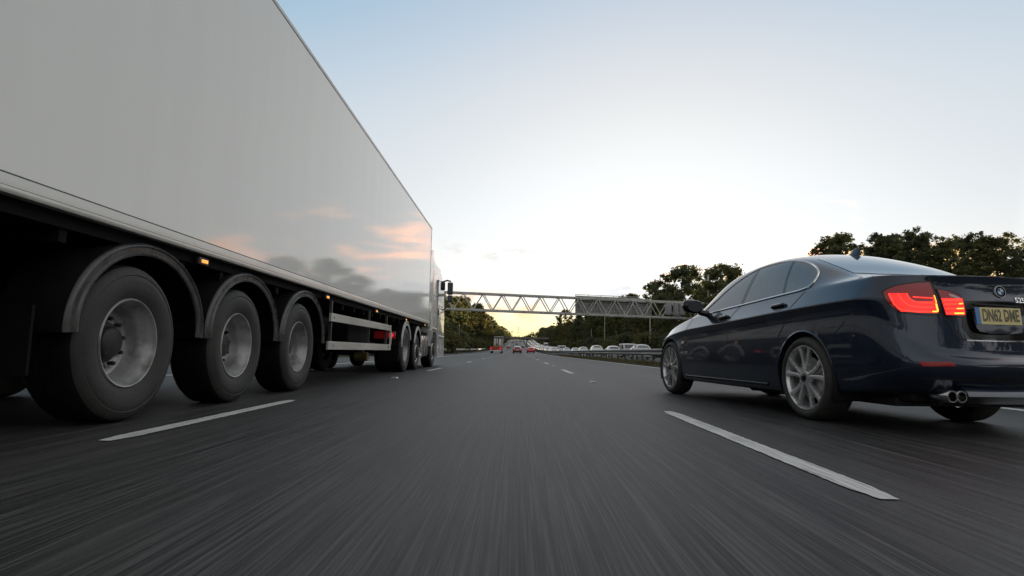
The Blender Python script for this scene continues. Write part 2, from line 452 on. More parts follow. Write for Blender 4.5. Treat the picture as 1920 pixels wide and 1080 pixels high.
# ------------------------------------------------------------------ articulated lorry (left lane)
XS, XF = -2.58, -5.13            # near and far side of the trailer
def wheel(root, x, y, s, r=.535, w=.385, deep=True, near=True):
    """a lorry wheel: tyre, rim and hub; s = -1 when its outer face looks to +x"""
    k = r/.535
    mb = MB()
    mb.lathe([(p*k, a*w/.385) for p, a in ((.302,.034),(.335,.014),(.375,.003),(.42,0),(.455,.004),(.462,.009),(.468,.005),(.50,.017),(.522,.040),(.533,.065),(.535,.100),
              (.535,.150),(.526,.153),(.526,.163),(.535,.166),(.535,.219),(.526,.222),(.526,.232),(.535,.235),(.535,.290),(.530,.330),(.50,.368),(.40,.385),(.302,.36))], (x, y, r), 64, s)
    o = mb.build('wheel', [rubber, tread_shade], root)
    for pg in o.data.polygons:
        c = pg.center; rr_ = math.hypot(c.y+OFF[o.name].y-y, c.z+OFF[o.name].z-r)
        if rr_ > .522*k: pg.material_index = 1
    mb = MB()
    if deep:
        mb.lathe([(p*k, a) for p, a in ((.306,.030),(.300,.020),(.293,.022),(.288,.034),(.284,.058),(.270,.074),(.266,.100),(.258,.112),(.252,.150),(.246,.190),(.236,.212),(.215,.218),(.205,.206),(.192,.206),(.182,.216),(.150,.216),(.14,.235))], (x, y, r), 64, s)
    else:
        mb.lathe([(p*k, a) for p, a in ((.306,.030),(.300,.020),(.292,.024),(.280,.060),(.262,.075),(.240,.050),(.200,.018),(.185,.010),(.14,.008),(.135,.02))], (x, y, r), 64, s)
    ri = mb.build('rim', rim_steel, o)
    # hand holes of the disc
    mb = MB()
    if deep:
        mb.lathe([(.138*k,.240),(.136*k,.190),(.112*k,.185),(.106*k,.150),(.098*k,.140),(.083*k,.134),(.0005,.132)], (x, y, r), 40, s)
        br, ba, bl = .166*k, .216, .045
    else:
        mb.lathe([(.135*k,.02),(.13*k,-.03),(.11*k,-.045),(.0005,-.048)], (x, y, r), 40, s)
        br, ba, bl = .166*k, .012, .035
    for q in range(10):
        t = 2*PI*q/10 + .2
        cy, cz = y + br*math.cos(t), r + br*math.sin(t)
        mb.tube([(x+s*(ba+.005), cy, cz), (x+s*(ba-bl), cy, cz)], .014, 6)
    mb.build('hub', hub_dark, o)
    if not deep:
        mb = MB()
        for q in range(10):
            t = 2*PI*q/10
            cy, cz = y + .225*k*math.cos(t), r + .225*k*math.sin(t)
            mb.tube([(x+s*.05, cy, cz), (x+s*.028, cy, cz)], .026, 10)
        mb.build('hand_hole', chassis_black, ri)
    return o
def mudguard(root, x, y, rc, R0, w, s, m, a0=-4, a1=184, name='mudguard', lip=.115, ey=1.0):
    """half-round guard: band over the tread with a rolled lip towards the outside"""
    mb = MB()
    prof = [(R0, w), (R0+.006, w*.5), (R0+.004, .02), (R0-.004, .004), (R0-.016, -.002), (R0-.026, .010), (R0-lip+.022, .012), (R0-lip+.012, 0), (R0-lip, .004), (R0-lip-.003, .016), (R0-lip+.01, .026), (R0-.03, .028), (R0-.014, .034), (R0-.014, w)]
    mb.lathe(prof, (x, y, rc), 40, s, R(a0), R(a1))
    for v in mb.bm.verts: v.co.y = y+(v.co.y-y)*ey
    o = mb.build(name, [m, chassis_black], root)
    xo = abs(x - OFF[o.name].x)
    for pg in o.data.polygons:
        if xo - abs(pg.center.x) > .05: pg.material_index = 1  # band behind the lip coloured near-black to stand in for shade
    return o

lorry = thing('articulated_lorry', 'huge white articulated lorry with three trailer axles towering over its lane', 'lorry', (-3.855, 1.75, 0))
L = lorry
Y0, Y1, ZB, ZT = .55, 17.18, 1.368, 4.11
# box body with recessed edges
mb = MB(); mb.box(XF, XS, Y0, Y1, ZB, ZT-.055); mb.box(XF+.03, XS-.03, Y0+.03, Y1+.035, ZB+.05, ZT-.10)
body = mb.build('trailer_box', trailer_white, L)
mb = MB(); mb.box(XS-.01, XS+.0035, Y1-.10, Y1+.002, ZB, ZT-.05); mb.build('corner_post', rail_alu, body)
# top rail
mb = MB(); mb.box(XF-.006, XS+.006, Y0-.005, Y1+.01, ZT-.045, ZT, .006); mb.build('top_rail', rail_alu, L)
mb = MB(); mb.box(XF-.001, XS+.001, Y0, Y1, ZT-.0545, ZT-.0455); mb.build('top_seal', dark_seal, L)
# bottom rail: seal line, main face, groove, rolled lower edge
mb = MB()
mb.prism([(XS-.05, 1.357), (XS+.010, 1.357), (XS+.012, 1.350), (XS+.012, 1.300), (XS+.008, 1.2985), (XS+.008, 1.2955), (XS+.013, 1.294), (XS+.016, 1.275), (XS+.010, 1.262), (XS-.05, 1.262)], 1, Y0, Y1+.01)
mb.build('bottom_rail', rail_alu, L)
mb = MB(); mb.prism([(XF+.05, 1.357), (XF-.01, 1.357), (XF-.012, 1.27), (XF+.05, 1.262)], 1, Y0, Y1+.01); mb.build('bottom_rail', rail_alu, L)
mb = MB(); mb.box(XF-.001, XS+.004, Y0, Y1, 1.3575, 1.3675); mb.build('bottom_seal', dark_seal, L)
# floor and chassis
mb = MB()
mb.box(XF+.06, XS-.06, Y0, Y1, 1.18, 1.30)
for x in (-3.42, -4.36):
    mb.box(x-.06, x+.06, Y0+.2, 12.9, .84, .86); mb.box(x-.012, x+.012, Y0+.2, 12.9, .86, 1.16); mb.box(x-.06, x+.06, Y0+.2, 16.9, 1.15, 1.18)
    mb.box(x-.012, x+.012, 12.9, 16.9, 1.04, 1.15)
for k in range(24): mb.box(XF+.08, XS-.08, 2.1+.62*k, 2.16+.62*k, 1.10, 1.18)
mb.build('chassis', chassis_black, L)
mb = MB()
for y in (4.0, 5.54, 7.10):
    mb.tube([(-4.95, y, .53), (-2.8, y, .53)], .065, 12)
    for x in (-3.42, -4.36):
        mb.tube([(x, y+.1, .62), (x, y+.55, .86)], .05, 8); mb.tube([(x, y-.25, .78), (x, y-.25, 1.0)], .13, 14)
mb.box(-4.2, -3.6, 8.2, 9.4, .70, 1.02, .05)
mb.tube([(-2.95, 8.4, .86), (-2.95, 9.0, .86)], .14, 16)
mb.build('axle_gear', chassis_black, L)
mb = MB()
mb.box(-5.0, -2.72, 2.02, 2.12, .55, .70, .01); mb.box(-3.0, -2.9, 2.0, 2.1, .6, 1.2); mb.box(-4.8, -4.7, 2.0, 2.1, .6, 1.2)
mb.box(-5.05, -2.68, .95, .97, .36, 1.18)  # full-width plate out of view, added to darken the wheels ahead of it
mb.build('underrun_and_shade_plate', chassis_black, L)
for y in (4.0, 5.54, 7.10):
    wheel(L, XS-.02, y, -1, .527); wheel(L, XF+.02, y, 1, .527)
for y in (4.0, 5.54, 7.10):
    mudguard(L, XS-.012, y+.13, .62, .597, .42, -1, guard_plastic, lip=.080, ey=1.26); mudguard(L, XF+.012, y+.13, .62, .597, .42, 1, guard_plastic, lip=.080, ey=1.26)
# mud flap behind the last axle
mb = MB(); mb.box(-3.02, -2.62, 3.16, 3.18, .34, .72); mb.build('mud_flap', chassis_black, L)
# amber marker lamps under the rail
for y in (4.79, 7.98, 10.8, 13.7, 16.5):
    mb = MB(); mb.box(XS-.035, XS-.005, y-.075, y+.075, 1.175, 1.235, .008); o = mb.build('marker_lamp', hub_dark, L)
    mb = MB(); mb.box(XS-.006, XS+.004, y-.045, y+.045, 1.190, 1.218, .004); mb.build('lens', amber, o)
# side guard
sgm = rail_alu
mb = MB()
for z0, z1, ya in ((.888, 1.003, 8.16), (.495, .610, 8.09)):
    mb.prism([(XS-.03, z0), (XS-.004, z0), (XS, z0+.004), (XS, z1-.004), (XS-.004, z1), (XS-.03, z1)], 1, ya, 12.10)
sg = mb.build('side_guard', sgm, L)
mb = MB(); mb.box(XS-.03, XS, 12.06, 12.14, .611, .887); mb.build('end_bar', sgm, sg)
mb = MB()
for y in (8.30, 10.45, 11.85): mb.box(XS-.075, XS-.035, y-.018, y+.018, .50, 1.18)
mb.build('hanger', galv_dark, sg)
mb = MB()
for y in (8.3, 11.9):
    for z in (.945, .552): mb.tube([(XS-.002, y, z), (XS+.006, y, z)], .012, 8)
mb.build('bolt', hub_dark, sg)
# landing legs with foot
for x in (-2.98, -4.75):
    mb = MB(); mb.box(x-.06, x+.06, 11.28, 11.40, .52, 1.16, .006); mb.box(x-.045, x+.045, 11.295, 11.385, .36, .52); mb.tube([(x, 11.34, .75), (x-.8, 11.34, 1.1)], .03, 8)
    o = mb.build('landing_leg', hub_dark, L)
    mb = MB(); mb.tube([(x-.11, 11.34, .37), (x+.13, 11.34, .37)], .085, 14); mb.build('foot', brass, o)
# spare wheel cradle / pallet box in the shade behind the guard
mb = MB(); mb.box(-3.3, -2.75, 9.6, 10.9, .55, 1.0, .02); mb.build('pallet_box', chassis_black, L)

# --- tractor unit
mb = MB()
for x in (-3.45, -4.30): mb.box(x-.04, x+.04, 12.6, 20.3, .72, .98)
mb.box(-4.5, -3.25, 13.6, 15.1, .98, 1.04); mb.tube([(-4.95, 13.9, .53), (-2.8, 13.9, .53)], .1, 10); mb.tube([(-4.95, 15.55, .47), (-2.8, 15.55, .47)], .07, 10); mb.tube([(-4.9, 18.4, .5), (-2.8, 18.4, .5)], .06, 10)
mb.box(-5.0, -2.7, 16.25, 17.9, .98, 1.02)
mb.build('tractor_frame', chassis_black, L)
for sx, s in ((XS-.02, -1), (XF+.02, 1)):
    wheel(L, sx, 13.9, s, .525, .33); wheel(L, sx + s*.34, 13.9, s, .525, .31)
    wheel(L, sx + s*.02, 15.52, s, .46, .31, deep=False)
    wheel(L, sx + s*.01, 18.42, s, .52, .33, deep=False)
tgm = mat('tractor_guard_grey', (.42, .42, .40), .4, var=.1)
for sx, s in ((XS-.012, -1), (XF+.012, 1)):
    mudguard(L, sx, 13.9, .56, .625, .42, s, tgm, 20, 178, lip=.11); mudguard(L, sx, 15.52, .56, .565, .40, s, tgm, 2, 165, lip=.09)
    mb = MB(); mb.prism([(12.98, .25), (13.03, .25), (13.28, .62), (13.24, .82), (13.18, .82), (12.98, .60)], 0, min(sx, sx+s*.42), max(sx, sx+s*.42)); mb.build('mud_flap', chassis_black, L)
for x in (-2.86, -4.85):
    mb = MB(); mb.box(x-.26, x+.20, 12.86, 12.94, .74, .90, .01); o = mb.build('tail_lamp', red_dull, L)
    mb = MB(); mb.tube([(x+.12, 12.85, .82), (x+.12, 12.865, .82)], .052, 20); mb.build('bulb_lens', red_lamp, o)
mb = MB(); mb.box(-4.2, -3.5, 12.5, 12.6, .60, .74); mb.build('rear_crossmember', chassis_black, L)
# fuel tank with straps and steps
mb = MB(); mb.box(-3.25, XS-.02, 16.32, 17.42, .32, .93, .10); ft = mb.build('fuel_tank', bright_alu, L)
mb = MB()
for y in (16.55, 16.87, 17.18): mb.box(-3.252, XS-.016, y-.025, y+.025, .318, .934, .10)
mb.build('strap', hub_dark, ft)
mb = MB(); mb.box(-5.13, -4.5, 16.32, 17.42, .32, .93, .10); mb.build('battery_box', hub_dark, L)
mb = MB(); mb.box(XS-.5, XS-.03, 15.95, 16.3, .30, .40, .02); mb.build('side_skirt', bright_alu, L)
# cab: upper body as rings of rounded rectangles
def rrect(x0, x1, y0, y1, z, rx=.16, n=5):
    out = []
    for cx, cy, a in ((x1-rx, y1-rx, 0), (x0+rx, y1-rx, 90), (x0+rx, y0+rx, 180), (x1-rx, y0+rx, 270)):
        for k in range(n+1):
            t = R(a + 90*k/n); out.append((cx+rx*math.cos(t), cy+rx*math.sin(t), z))
    return out
mb = MB()
mb.loft([rrect(XF+dx, XS-dx, 17.92, yf, z, rr) for z, yf, dx, rr in ((1.10, 20.84, .0, .14), (1.6, 20.88, .0, .14), (1.95, 20.87, .01, .14), (2.05, 20.82, .012, .14), (2.6, 20.62, .03, .16), (3.05, 20.42, .06, .18), (3.25, 20.25, .10, .2), (3.34, 20.0, .17, .22))])
cab = mb.build('cab', cab_white, L)
arc = [(18.42 + .66*math.cos(R(t)), .50 + .66*math.sin(R(t))) for t in range(180, -1, -12)]
arc = [p for p in arc if p[1] < 1.10]
low = [(17.80, 1.10), (17.80, .95)] + [(17.80, .72)] + [(17.86, .72)] + arc[1:-1] + [(19.10, .46), (19.14, .30), (20.70, .30), (20.86, .42), (20.88, 1.10)]
mb = MB(); mb.prism(low, 0, XF, XS); mb.build('lower_cab', cab_white, cab)
# roof and side deflectors
mb = MB(); mb.loft([[(x, y, z) for x in (-4.9+.1*q, -2.80-.1*q)] for q, y, z in ((0, 17.95, 3.30), (0, 17.95, 3.62), (.3, 18.3, 3.64), (1.2, 19.2, 3.54), (2.2, 19.95, 3.32))], closed=False, caps=False)
for x in (-2.80, -4.9): mb.face([(x, 17.95, 3.30), (x, 17.95, 3.62), (x, 18.3, 3.64), (x, 19.2, 3.54), (x, 19.95, 3.32)])
mb.build('roof_deflector', cab_white, cab)
mb = MB(); mb.prism([(17.42, 1.2), (17.93, 1.2), (17.93, 3.3), (17.95, 3.58), (17.6, 3.5), (17.42, 3.2)], 0, XS-.07, XS-.04); mb.prism([(17.42, 1.2), (17.93, 1.2), (17.93, 3.3), (17.95, 3.58), (17.6, 3.5), (17.42, 3.2)], 0, XF+.04, XF+.07); mb.build('side_deflector', cab_white, cab)
mb = MB(); mb.prism([(19.02, 1.98), (20.55, 1.98), (20.42, 2.70), (19.02, 2.78)], 0, XS-.045, XS+.004); w_ = mb.build('cab_window', glass_grey, cab)
mb = MB()
mb.box(XS-.003, XS+.0025, 18.93, 18.945, 1.12, 2.85); mb.box(XS-.003, XS+.0025, 18.93, 20.7, 1.56, 1.572); mb.box(XS-.003, XS+.0025, 17.95, 20.8, 1.098, 1.112)
mb.box(XS-.003, XS+.0025, 18.1, 18.8, 2.2, 2.21); mb.box(XS-.003, XS+.0025, 18.1, 18.8, 1.7, 1.71)
mb.build('door_gap', dark_seal, cab)
mb = MB(); mb.box(XS+.003, XS+.03, 19.05, 19.12, 1.62, 1.86, .01); mb.build('door_handle', hub_dark, cab)
mb = MB(); mb.box(XF+.2, XS-.2, 20.55, 20.62, 2.05, 2.06); mb.prism([(XF+.22, 2.08), (XS-.22, 2.08), (XS-.26, 2.85), (XF+.26, 2.85)], 1, 20.60, 20.92); mb.bm.transform(Matrix.Identity(4)); mb.build('windscreen', glass_dark, cab)
mb = MB(); mb.box(XS-.06, XS+.012, 18.00, 18.9, 1.12, 1.20, .01); mb.box(XS-.06, XS+.012, 19.4, 20.7, .9, 1.0, .02); mb.build('cab_trim', bright_alu, cab)
# mirrors on arms
for sx, d in ((XS, 1), (XF, -1)):
    mb = MB(); mb.tube([(sx-d*.08, 20.35, 2.86), (sx+d*.12, 20.30, 2.92), (sx+d*.26, 20.05, 2.86)], .028, 8); mb.tube([(sx-d*.02, 20.5, 1.90), (sx+d*.24, 20.08, 2.08)], .022, 8)
    mr = mb.build('mirror_arm', hub_dark, L)
    def bx2(mb, a, b, *r): mb.box(min(sx+d*a, sx+d*b), max(sx+d*a, sx+d*b), *r)
    mb = MB(); bx2(mb, .17, .35, 19.97, 20.12, 2.40, 2.82, .03); bx2(mb, .18, .34, 19.97, 20.12, 2.14, 2.38, .03); mb.build('mirror_housing', hub_dark, mr)
    mb = MB(); bx2(mb, .19, .33, 19.962, 19.972, 2.44, 2.78); bx2(mb, .20, .32, 19.962, 19.972, 2.17, 2.35); mb.build('mirror_glass', glass_grey, mr)
mb = MB(); mb.box(-2.62, -2.50, 20.0, 20.14, 2.55, 2.83, .03); mb.build('kerb_mirror', hub_dark, L)

# ------------------------------------------------------------------ car bodies (lofted, subdivided)
def car_loft(T, wsc, level, Lc=4.9, hs=1.0):
    """T: tables along u (0 = nose, 4.9 = tail). Returns a bmesh of the closed body in local coordinates
       x right, y forward (origin between the axles), z up."""
    U = [.30, .42, .58, .80, 1.05, 1.28, 1.42, 1.58, 1.78, 2.0, 2.2, 2.5, 2.85, 3.2, 3.5, 3.75, 3.95, 4.12, 4.28, 4.45]
    f = lambda key, u: float(np.interp(u, T[key][0], T[key][1]))
    rows = []
    def section(u):
        V, w6, w8, wR, vR, wC = (f(k, u) for k in ('V', 'w6', 'w8', 'wR', 'vR', 'wC'))
        v8 = V - .085
        sill = f('sill', u)
        P = [(0, sill), (V-.12, sill), (V-.035, sill+.03), (V-.012, sill+.14), (V-.004, .43), (V, .62), (V-.004, w6), (V-.03, w6+.06), (v8, w8)]
        P[4] = (V+.006, .47); P[5] = (V-.014, w6-.075); P[6] = (V+.010, w6)
        P[7] = (V-.034, w6 + .42*(w8-w6))
        a = Vector((v8, w8)); b = Vector((vR, wR))
        bulge = .022
        p9 = a.lerp(b, .33); p10 = a.lerp(b, .70)
        P += [(p9.x+bulge*.8, p9.y), (p10.x+bulge, p10.y), (vR, wR), (vR*.55, wR + (wC-wR)*.72), (0, wC)]
        return [(u, v, w) for v, w in P]
    secs = [section(u) for u in U]
    def wrap(base, u0s, ws, nose):
        """carry the section round the corner to the middle of the end face"""
        out = []
        for su, sv in ((.22, .955), (.105, .84), (.035, .62), (.009, .31), (0, 0)):
            r = []
            for j, (u, v, w) in enumerate(base):
                if j == 0: r.append((u0s[1] - (su+.1 if not nose else -su-.1), 0, w)); continue
                if j <= 8:
                    ue = u0s[j] - su if not nose else u0s[j] + su
                    r.append((ue, v*sv, ws[j]*(1-sv**6) + w*sv**6))
                else: r.append(None)
            u8, v8, w8 = r[8]
            k = {.955: .25, .84: .5, .62: .72, .31: .88, 0: .97}[sv]
            uc0, wc0 = base[13][0], base[13][2]
            uc = uc0 + (u0s[8]-uc0)*k; wc = wc0 + (ws[8]-wc0)*k
            for j, t in ((9, .18), (10, .38), (11, .58), (12, .80), (13, 1.0)):
                r[j:j+1] = [(u8+(uc-u8)*t, v8*(1-t), w8+(wc-w8)*(1-(1-t)**2))]
            out.append(r[:14])
        return out
    rear = wrap(secs[-1], T['ru'], T['rw'], False)
    front = wrap(secs[0], T['fu'], T['fw'], True)[::-1]
    G = front + secs + rear
    bm = bmesh.new()
    def vert(p, sgn):
        u, v, w = p
        return bm.verts.new((sgn*v*wsc, (2.316-u)*Lc/4.9, w*hs))
    Rt = [[vert(p, 1) for p in r] for r in G]; Lt = [[vert(p, -1) for p in r] for r in G]
    for i in range(len(G)-1):
        for j in range(13):
            bm.faces.new((Rt[i][j], Rt[i][j+1], Rt[i+1][j+1], Rt[i+1][j]))
            bm.faces.new((Lt[i][j], Lt[i+1][j], Lt[i+1][j+1], Lt[i][j+1]))
    cl = bm.edges.layers.float.new('crease_edge')
    for i in range(len(G)-1):
        for S in (Rt, Lt):
            for j, c in ((6, .95), (5, .35), (8, .35), (2, .4), (11, .25)):
                e = bm.edges.get((S[i][j], S[i+1][j]))
                if e: e[cl] = c if not (i >= 24 and j == 8) else .75
                if e and i >= 24 and j in (4, 5): e[cl] = .8
    bmesh.ops.remove_doubles(bm, verts=bm.verts, dist=2e-4)
    bmesh.ops.dissolve_degenerate(bm, edges=bm.edges, dist=1e-4)
    bmesh.ops.recalc_face_normals(bm, faces=bm.faces)
    me = bpy.data.meshes.new('body_cage'); bm.to_mesh(me); bm.free()
    o = bpy.data.objects.new('body_cage', me); COL.objects.link(o)
    md = o.modifiers.new('s', 'SUBSURF'); md.levels = level; md.render_levels = level
    dg = bpy.context.evaluated_depsgraph_get(); dg.update()
    m2 = bpy.data.meshes.new_from_object(o.evaluated_get(dg))
    bpy.data.objects.remove(o); bpy.data.meshes.remove(me)
    out = bmesh.new(); out.from_mesh(m2); bpy.data.meshes.remove(m2)
    return out

SALOON = dict(
    V=([.30, .45, .65, .85, 1.2, 2.0, 3.0, 3.8, 4.2, 4.45], [.800, .845, .880, .905, .917, .925, .930, .927, .905, .875]),
    w6=([.30, .8, 1.4, 2.5, 3.4, 3.9, 4.45], [.66, .745, .80, .845, .885, .905, .925]),
    w8=([.30, .8, 1.4, 2.0, 2.5, 3.5, 4.0, 4.45], [.745, .86, .945, .965, .985, 1.025, 1.06, 1.085]),
    wR=([.30, .8, 1.3, 1.45, 1.6, 1.8, 2.0, 2.2, 2.6, 3.0, 3.3, 3.6, 3.9, 4.15, 4.45], [.785, .90, .978, 1.01, 1.10, 1.215, 1.31, 1.37, 1.425, 1.430, 1.405, 1.338, 1.230, 1.128, 1.085]),
    vR=([.30, .8, 1.3, 1.5, 1.8, 2.2, 2.6, 3.0, 3.3, 3.6, 3.9, 4.15, 4.45], [.50, .55, .63, .68, .645, .600, .585, .585, .59, .605, .625, .60, .54]),
    wC=([.30, .8, 1.25, 1.42, 1.6, 1.8, 2.0, 2.2, 2.6, 3.0, 3.3, 3.6, 3.9, 4.12, 4.30, 4.45], [.80, .925, 1.0, 1.03, 1.14, 1.26, 1.368, 1.438, 1.492, 1.495, 1.468, 1.392, 1.265, 1.145, 1.115, 1.105]),
    sill=([.3, .9, 1.3, 3.3, 3.8, 4.45], [.20, .19, .175, .175, .19, .24]),
    ru=[0, 4.70, 4.80, 4.885, 4.918, 4.850, 4.815, 4.785, 4.80], rw=[0, .26, .29, .37, .487, .522, .89, .985, 1.065],
    fu=[0, .12, .06, .0, -.01, .0, .06, .12, .22], fw=[0, .20, .23, .33, .45, .56, .66, .70, .745])
def variant(base, **kw):
    d = dict(base); d.update(kw); return d
HATCH = variant(SALOON,
    wR=([.30, .8, 1.1, 1.25, 1.5, 1.75, 2.0, 2.4, 3.0, 3.6, 4.1, 4.35, 4.45], [.80, .92, 1.0, 1.06, 1.20, 1.32, 1.40, 1.455, 1.46, 1.42, 1.33, 1.26, 1.22]),
    wC=([.30, .8, 1.1, 1.25, 1.5, 1.75, 2.0, 2.4, 3.0, 3.6, 4.1, 4.35, 4.45], [.82, .94, 1.02, 1.08, 1.24, 1.38, 1.47, 1.525, 1.53, 1.49, 1.40, 1.33, 1.28]),
    vR=([.30, .8, 1.2, 1.5, 1.8, 2.4, 3.0, 3.6, 4.2, 4.45], [.50, .55, .66, .68, .645, .60, .60, .61, .60, .60]),
    ru=[0, 4.70, 4.80, 4.880, 4.885, 4.87, 4.82, 4.76, 4.70], rw=[0, .26, .29, .37, .50, .64, .90, 1.0, 1.10])

def point_in(poly, x, y):
    c = False; n = len(poly)
    for i in range(n):
        (x0, y0), (x1, y1) = poly[i], poly[i-1]
        if (y0 > y) != (y1 > y) and x < (x1-x0)*(y-y0)/(y1-y0)+x0: c = not c
    return c
def resample(poly, step, closed=True):
    out = []; n = len(poly)
    for i in range(n if closed else n-1):
        a, b = Vector(poly[i]), Vector(poly[(i+1) % n]); k = max(1, int((b-a).length/step))
        out += [tuple(a.lerp(b, q/k)) for q in range(k)]
    if not closed: out.append(tuple(poly[-1]))
    return out
def smooth_poly(pts, it=2, closed=True):
    """Chaikin corner cutting"""
    for _ in range(it):
        q = []; n = len(pts)
        for i in range(n if closed else n-1):
            a, b = Vector(pts[i]), Vector(pts[(i+1) % n]); q += [tuple(a.lerp(b, .25)), tuple(a.lerp(b, .75))]
        if not closed: q = [tuple(pts[0])] + q + [tuple(pts[-1])]
        pts = q
    return pts
class Skin:
    """projects 2D outlines onto a car body. modes: side (u,w) from -x or +x; rear (v,w) from behind; front (v,w);
       wrap (angle in degrees round a vertical axis at the tail, w)"""
    def __init__(self, bm, tail=(0, -1.45)):
        self.bvh = BVHTree.FromBMesh(bm); self.tail = tail
    def hit(self, mode, a, b):
        if mode == 'left': o, d = Vector((-4, 2.316-a, b)), Vector((1, 0, 0))
        elif mode == 'right': o, d = Vector((4, 2.316-a, b)), Vector((-1, 0, 0))
        elif mode == 'rear': o, d = Vector((a, -6, b)), Vector((0, 1, 0))
        elif mode == 'front': o, d = Vector((a, 6, b)), Vector((0, -1, 0))
        elif mode == 'top': o, d = Vector((a, 2.316-b, 5)), Vector((0, 0, -1))
        else:
            t = R(a); d = Vector((math.sin(t)*-1, math.cos(t)*-1, 0))   # 0 = straight back, 90 = towards -x
            if mode == 'wrapright': d.x = -d.x
            o = Vector((self.tail[0], self.tail[1], b)) + d*4; d = -d
        h = self.bvh.ray_cast(o, d)
        if h[0] is None: return None, None
        n = h[1] if h[1].dot(d) < 0 else -h[1]
        return h[0], n
    def patch(self, mode, poly, eps=.003, step=.04, k=1.0):
        """surface patch mesh for outline; wrap angles are scaled by k when spacing points"""
        poly = [(p[0]*k, p[1]) for p in poly]
        bd = resample(poly, step)
        xs = [p[0] for p in bd]; ys = [p[1] for p in bd]
        inner = []
        x = min(xs) + step*.5
        while x < max(xs):
            y = min(ys) + step*.5
            while y < max(ys):
                if point_in(bd, x, y) and min((x-p[0])**2+(y-p[1])**2 for p in bd) > (step*.45)**2: inner.append((x, y))
                y += step
            x += step
        n = len(bd)
        res = delaunay_2d_cdt([Vector(p) for p in bd+inner], [], [list(range(n))], 1, 1e-6)
        mb = MB(); V = []
        for p in res[0]:
            q, nn = self.hit(mode, p.x/k, p.y)
            V.append(mb.bm.verts.new(q + nn*eps) if q is not None else None)
        for f in res[2]:
            vs = [V[i] for i in f]
            if None not in vs: mb.bm.faces.new(vs)
        return mb
    def line(self, mode, pts, eps=.0, step=.04, closed=False, k=1.0):
        pts = [(p[0]*k, p[1]) for p in pts]
        out = []
        for p in resample(pts, step, closed):
            q, n = self.hit(mode, p[0]/k, p[1])
            if q is not None: out.append((q + n*eps, n))
        return out
    def ribbon(self, mb, mode, pts, w=.006, eps=.0015, step=.04, closed=False, k=1.0):
        """thin strip lying on the skin"""
        L_ = self.line(mode, pts, eps, step, closed, k)
        if closed: L_.append(L_[0])
        prev = None
        for i, (p, n) in enumerate(L_):
            t = (L_[min(i+1, len(L_)-1)][0] - L_[max(i-1, 0)][0]).normalized()
            s = n.cross(t).normalized()*w*.5
            cur = (mb.bm.verts.new(p+s), mb.bm.verts.new(p-s))
            if prev: mb.bm.faces.new((prev[0], cur[0], cur[1], prev[1]))
            prev = cur
        return mb

# ------------------------------------------------------------------ the dark saloon in the right lane
navy = mat('navy_metallic_paint', (.011, .0195, .040), .30, metal=.5, var=.08, scale=2, coat=1.0, spec=.3, rvar=.03)
chrome = mat('satin_chrome', (.62, .62, .63), .18, metal=1.0, var=.05)
black_gloss = mat('black_gloss', (.008, .008, .009), .12, var=.1, rvar=.03)
black_matt = mat('black_plastic', (.012, .012, .012), .6, var=.2)
alloy = mat('alloy_silver', (.64, .64, .65), .30, metal=.7, var=.06)
red_glass = mat('red_lamp_glass', (.20, .008, .012), .06, var=.1, coat=.6, emis=(1.0, .02, .02), estr=.008, rvar=.02)
red_glow = mat('red_light_bar', (.5, .01, .01), .2, emis=(1.0, .03, .016), estr=.36)
red_soft = mat('red_light_field', (.3, .01, .01), .2, emis=(1.0, .014, .010), estr=.27)
hot_glow = mat('hot_light_bar', (.6, .1, .02), .2, emis=(1.0, .36, .04), estr=.42)
clear_lamp = mat('clear_lamp', (.5, .45, .45), .1, var=.1)
plate_yellow = mat('plate_yellow', (.74, .63, .30), .35, var=.05)
plate_blue = mat('plate_blue', (.10, .24, .50), .35, var=.05)
ink = mat('plate_ink', (.15, .13, .09), .5)
badge_blue = mat('badge_blue', (.05, .18, .42), .2); badge_white = mat('badge_white', (.7, .7, .7), .2)

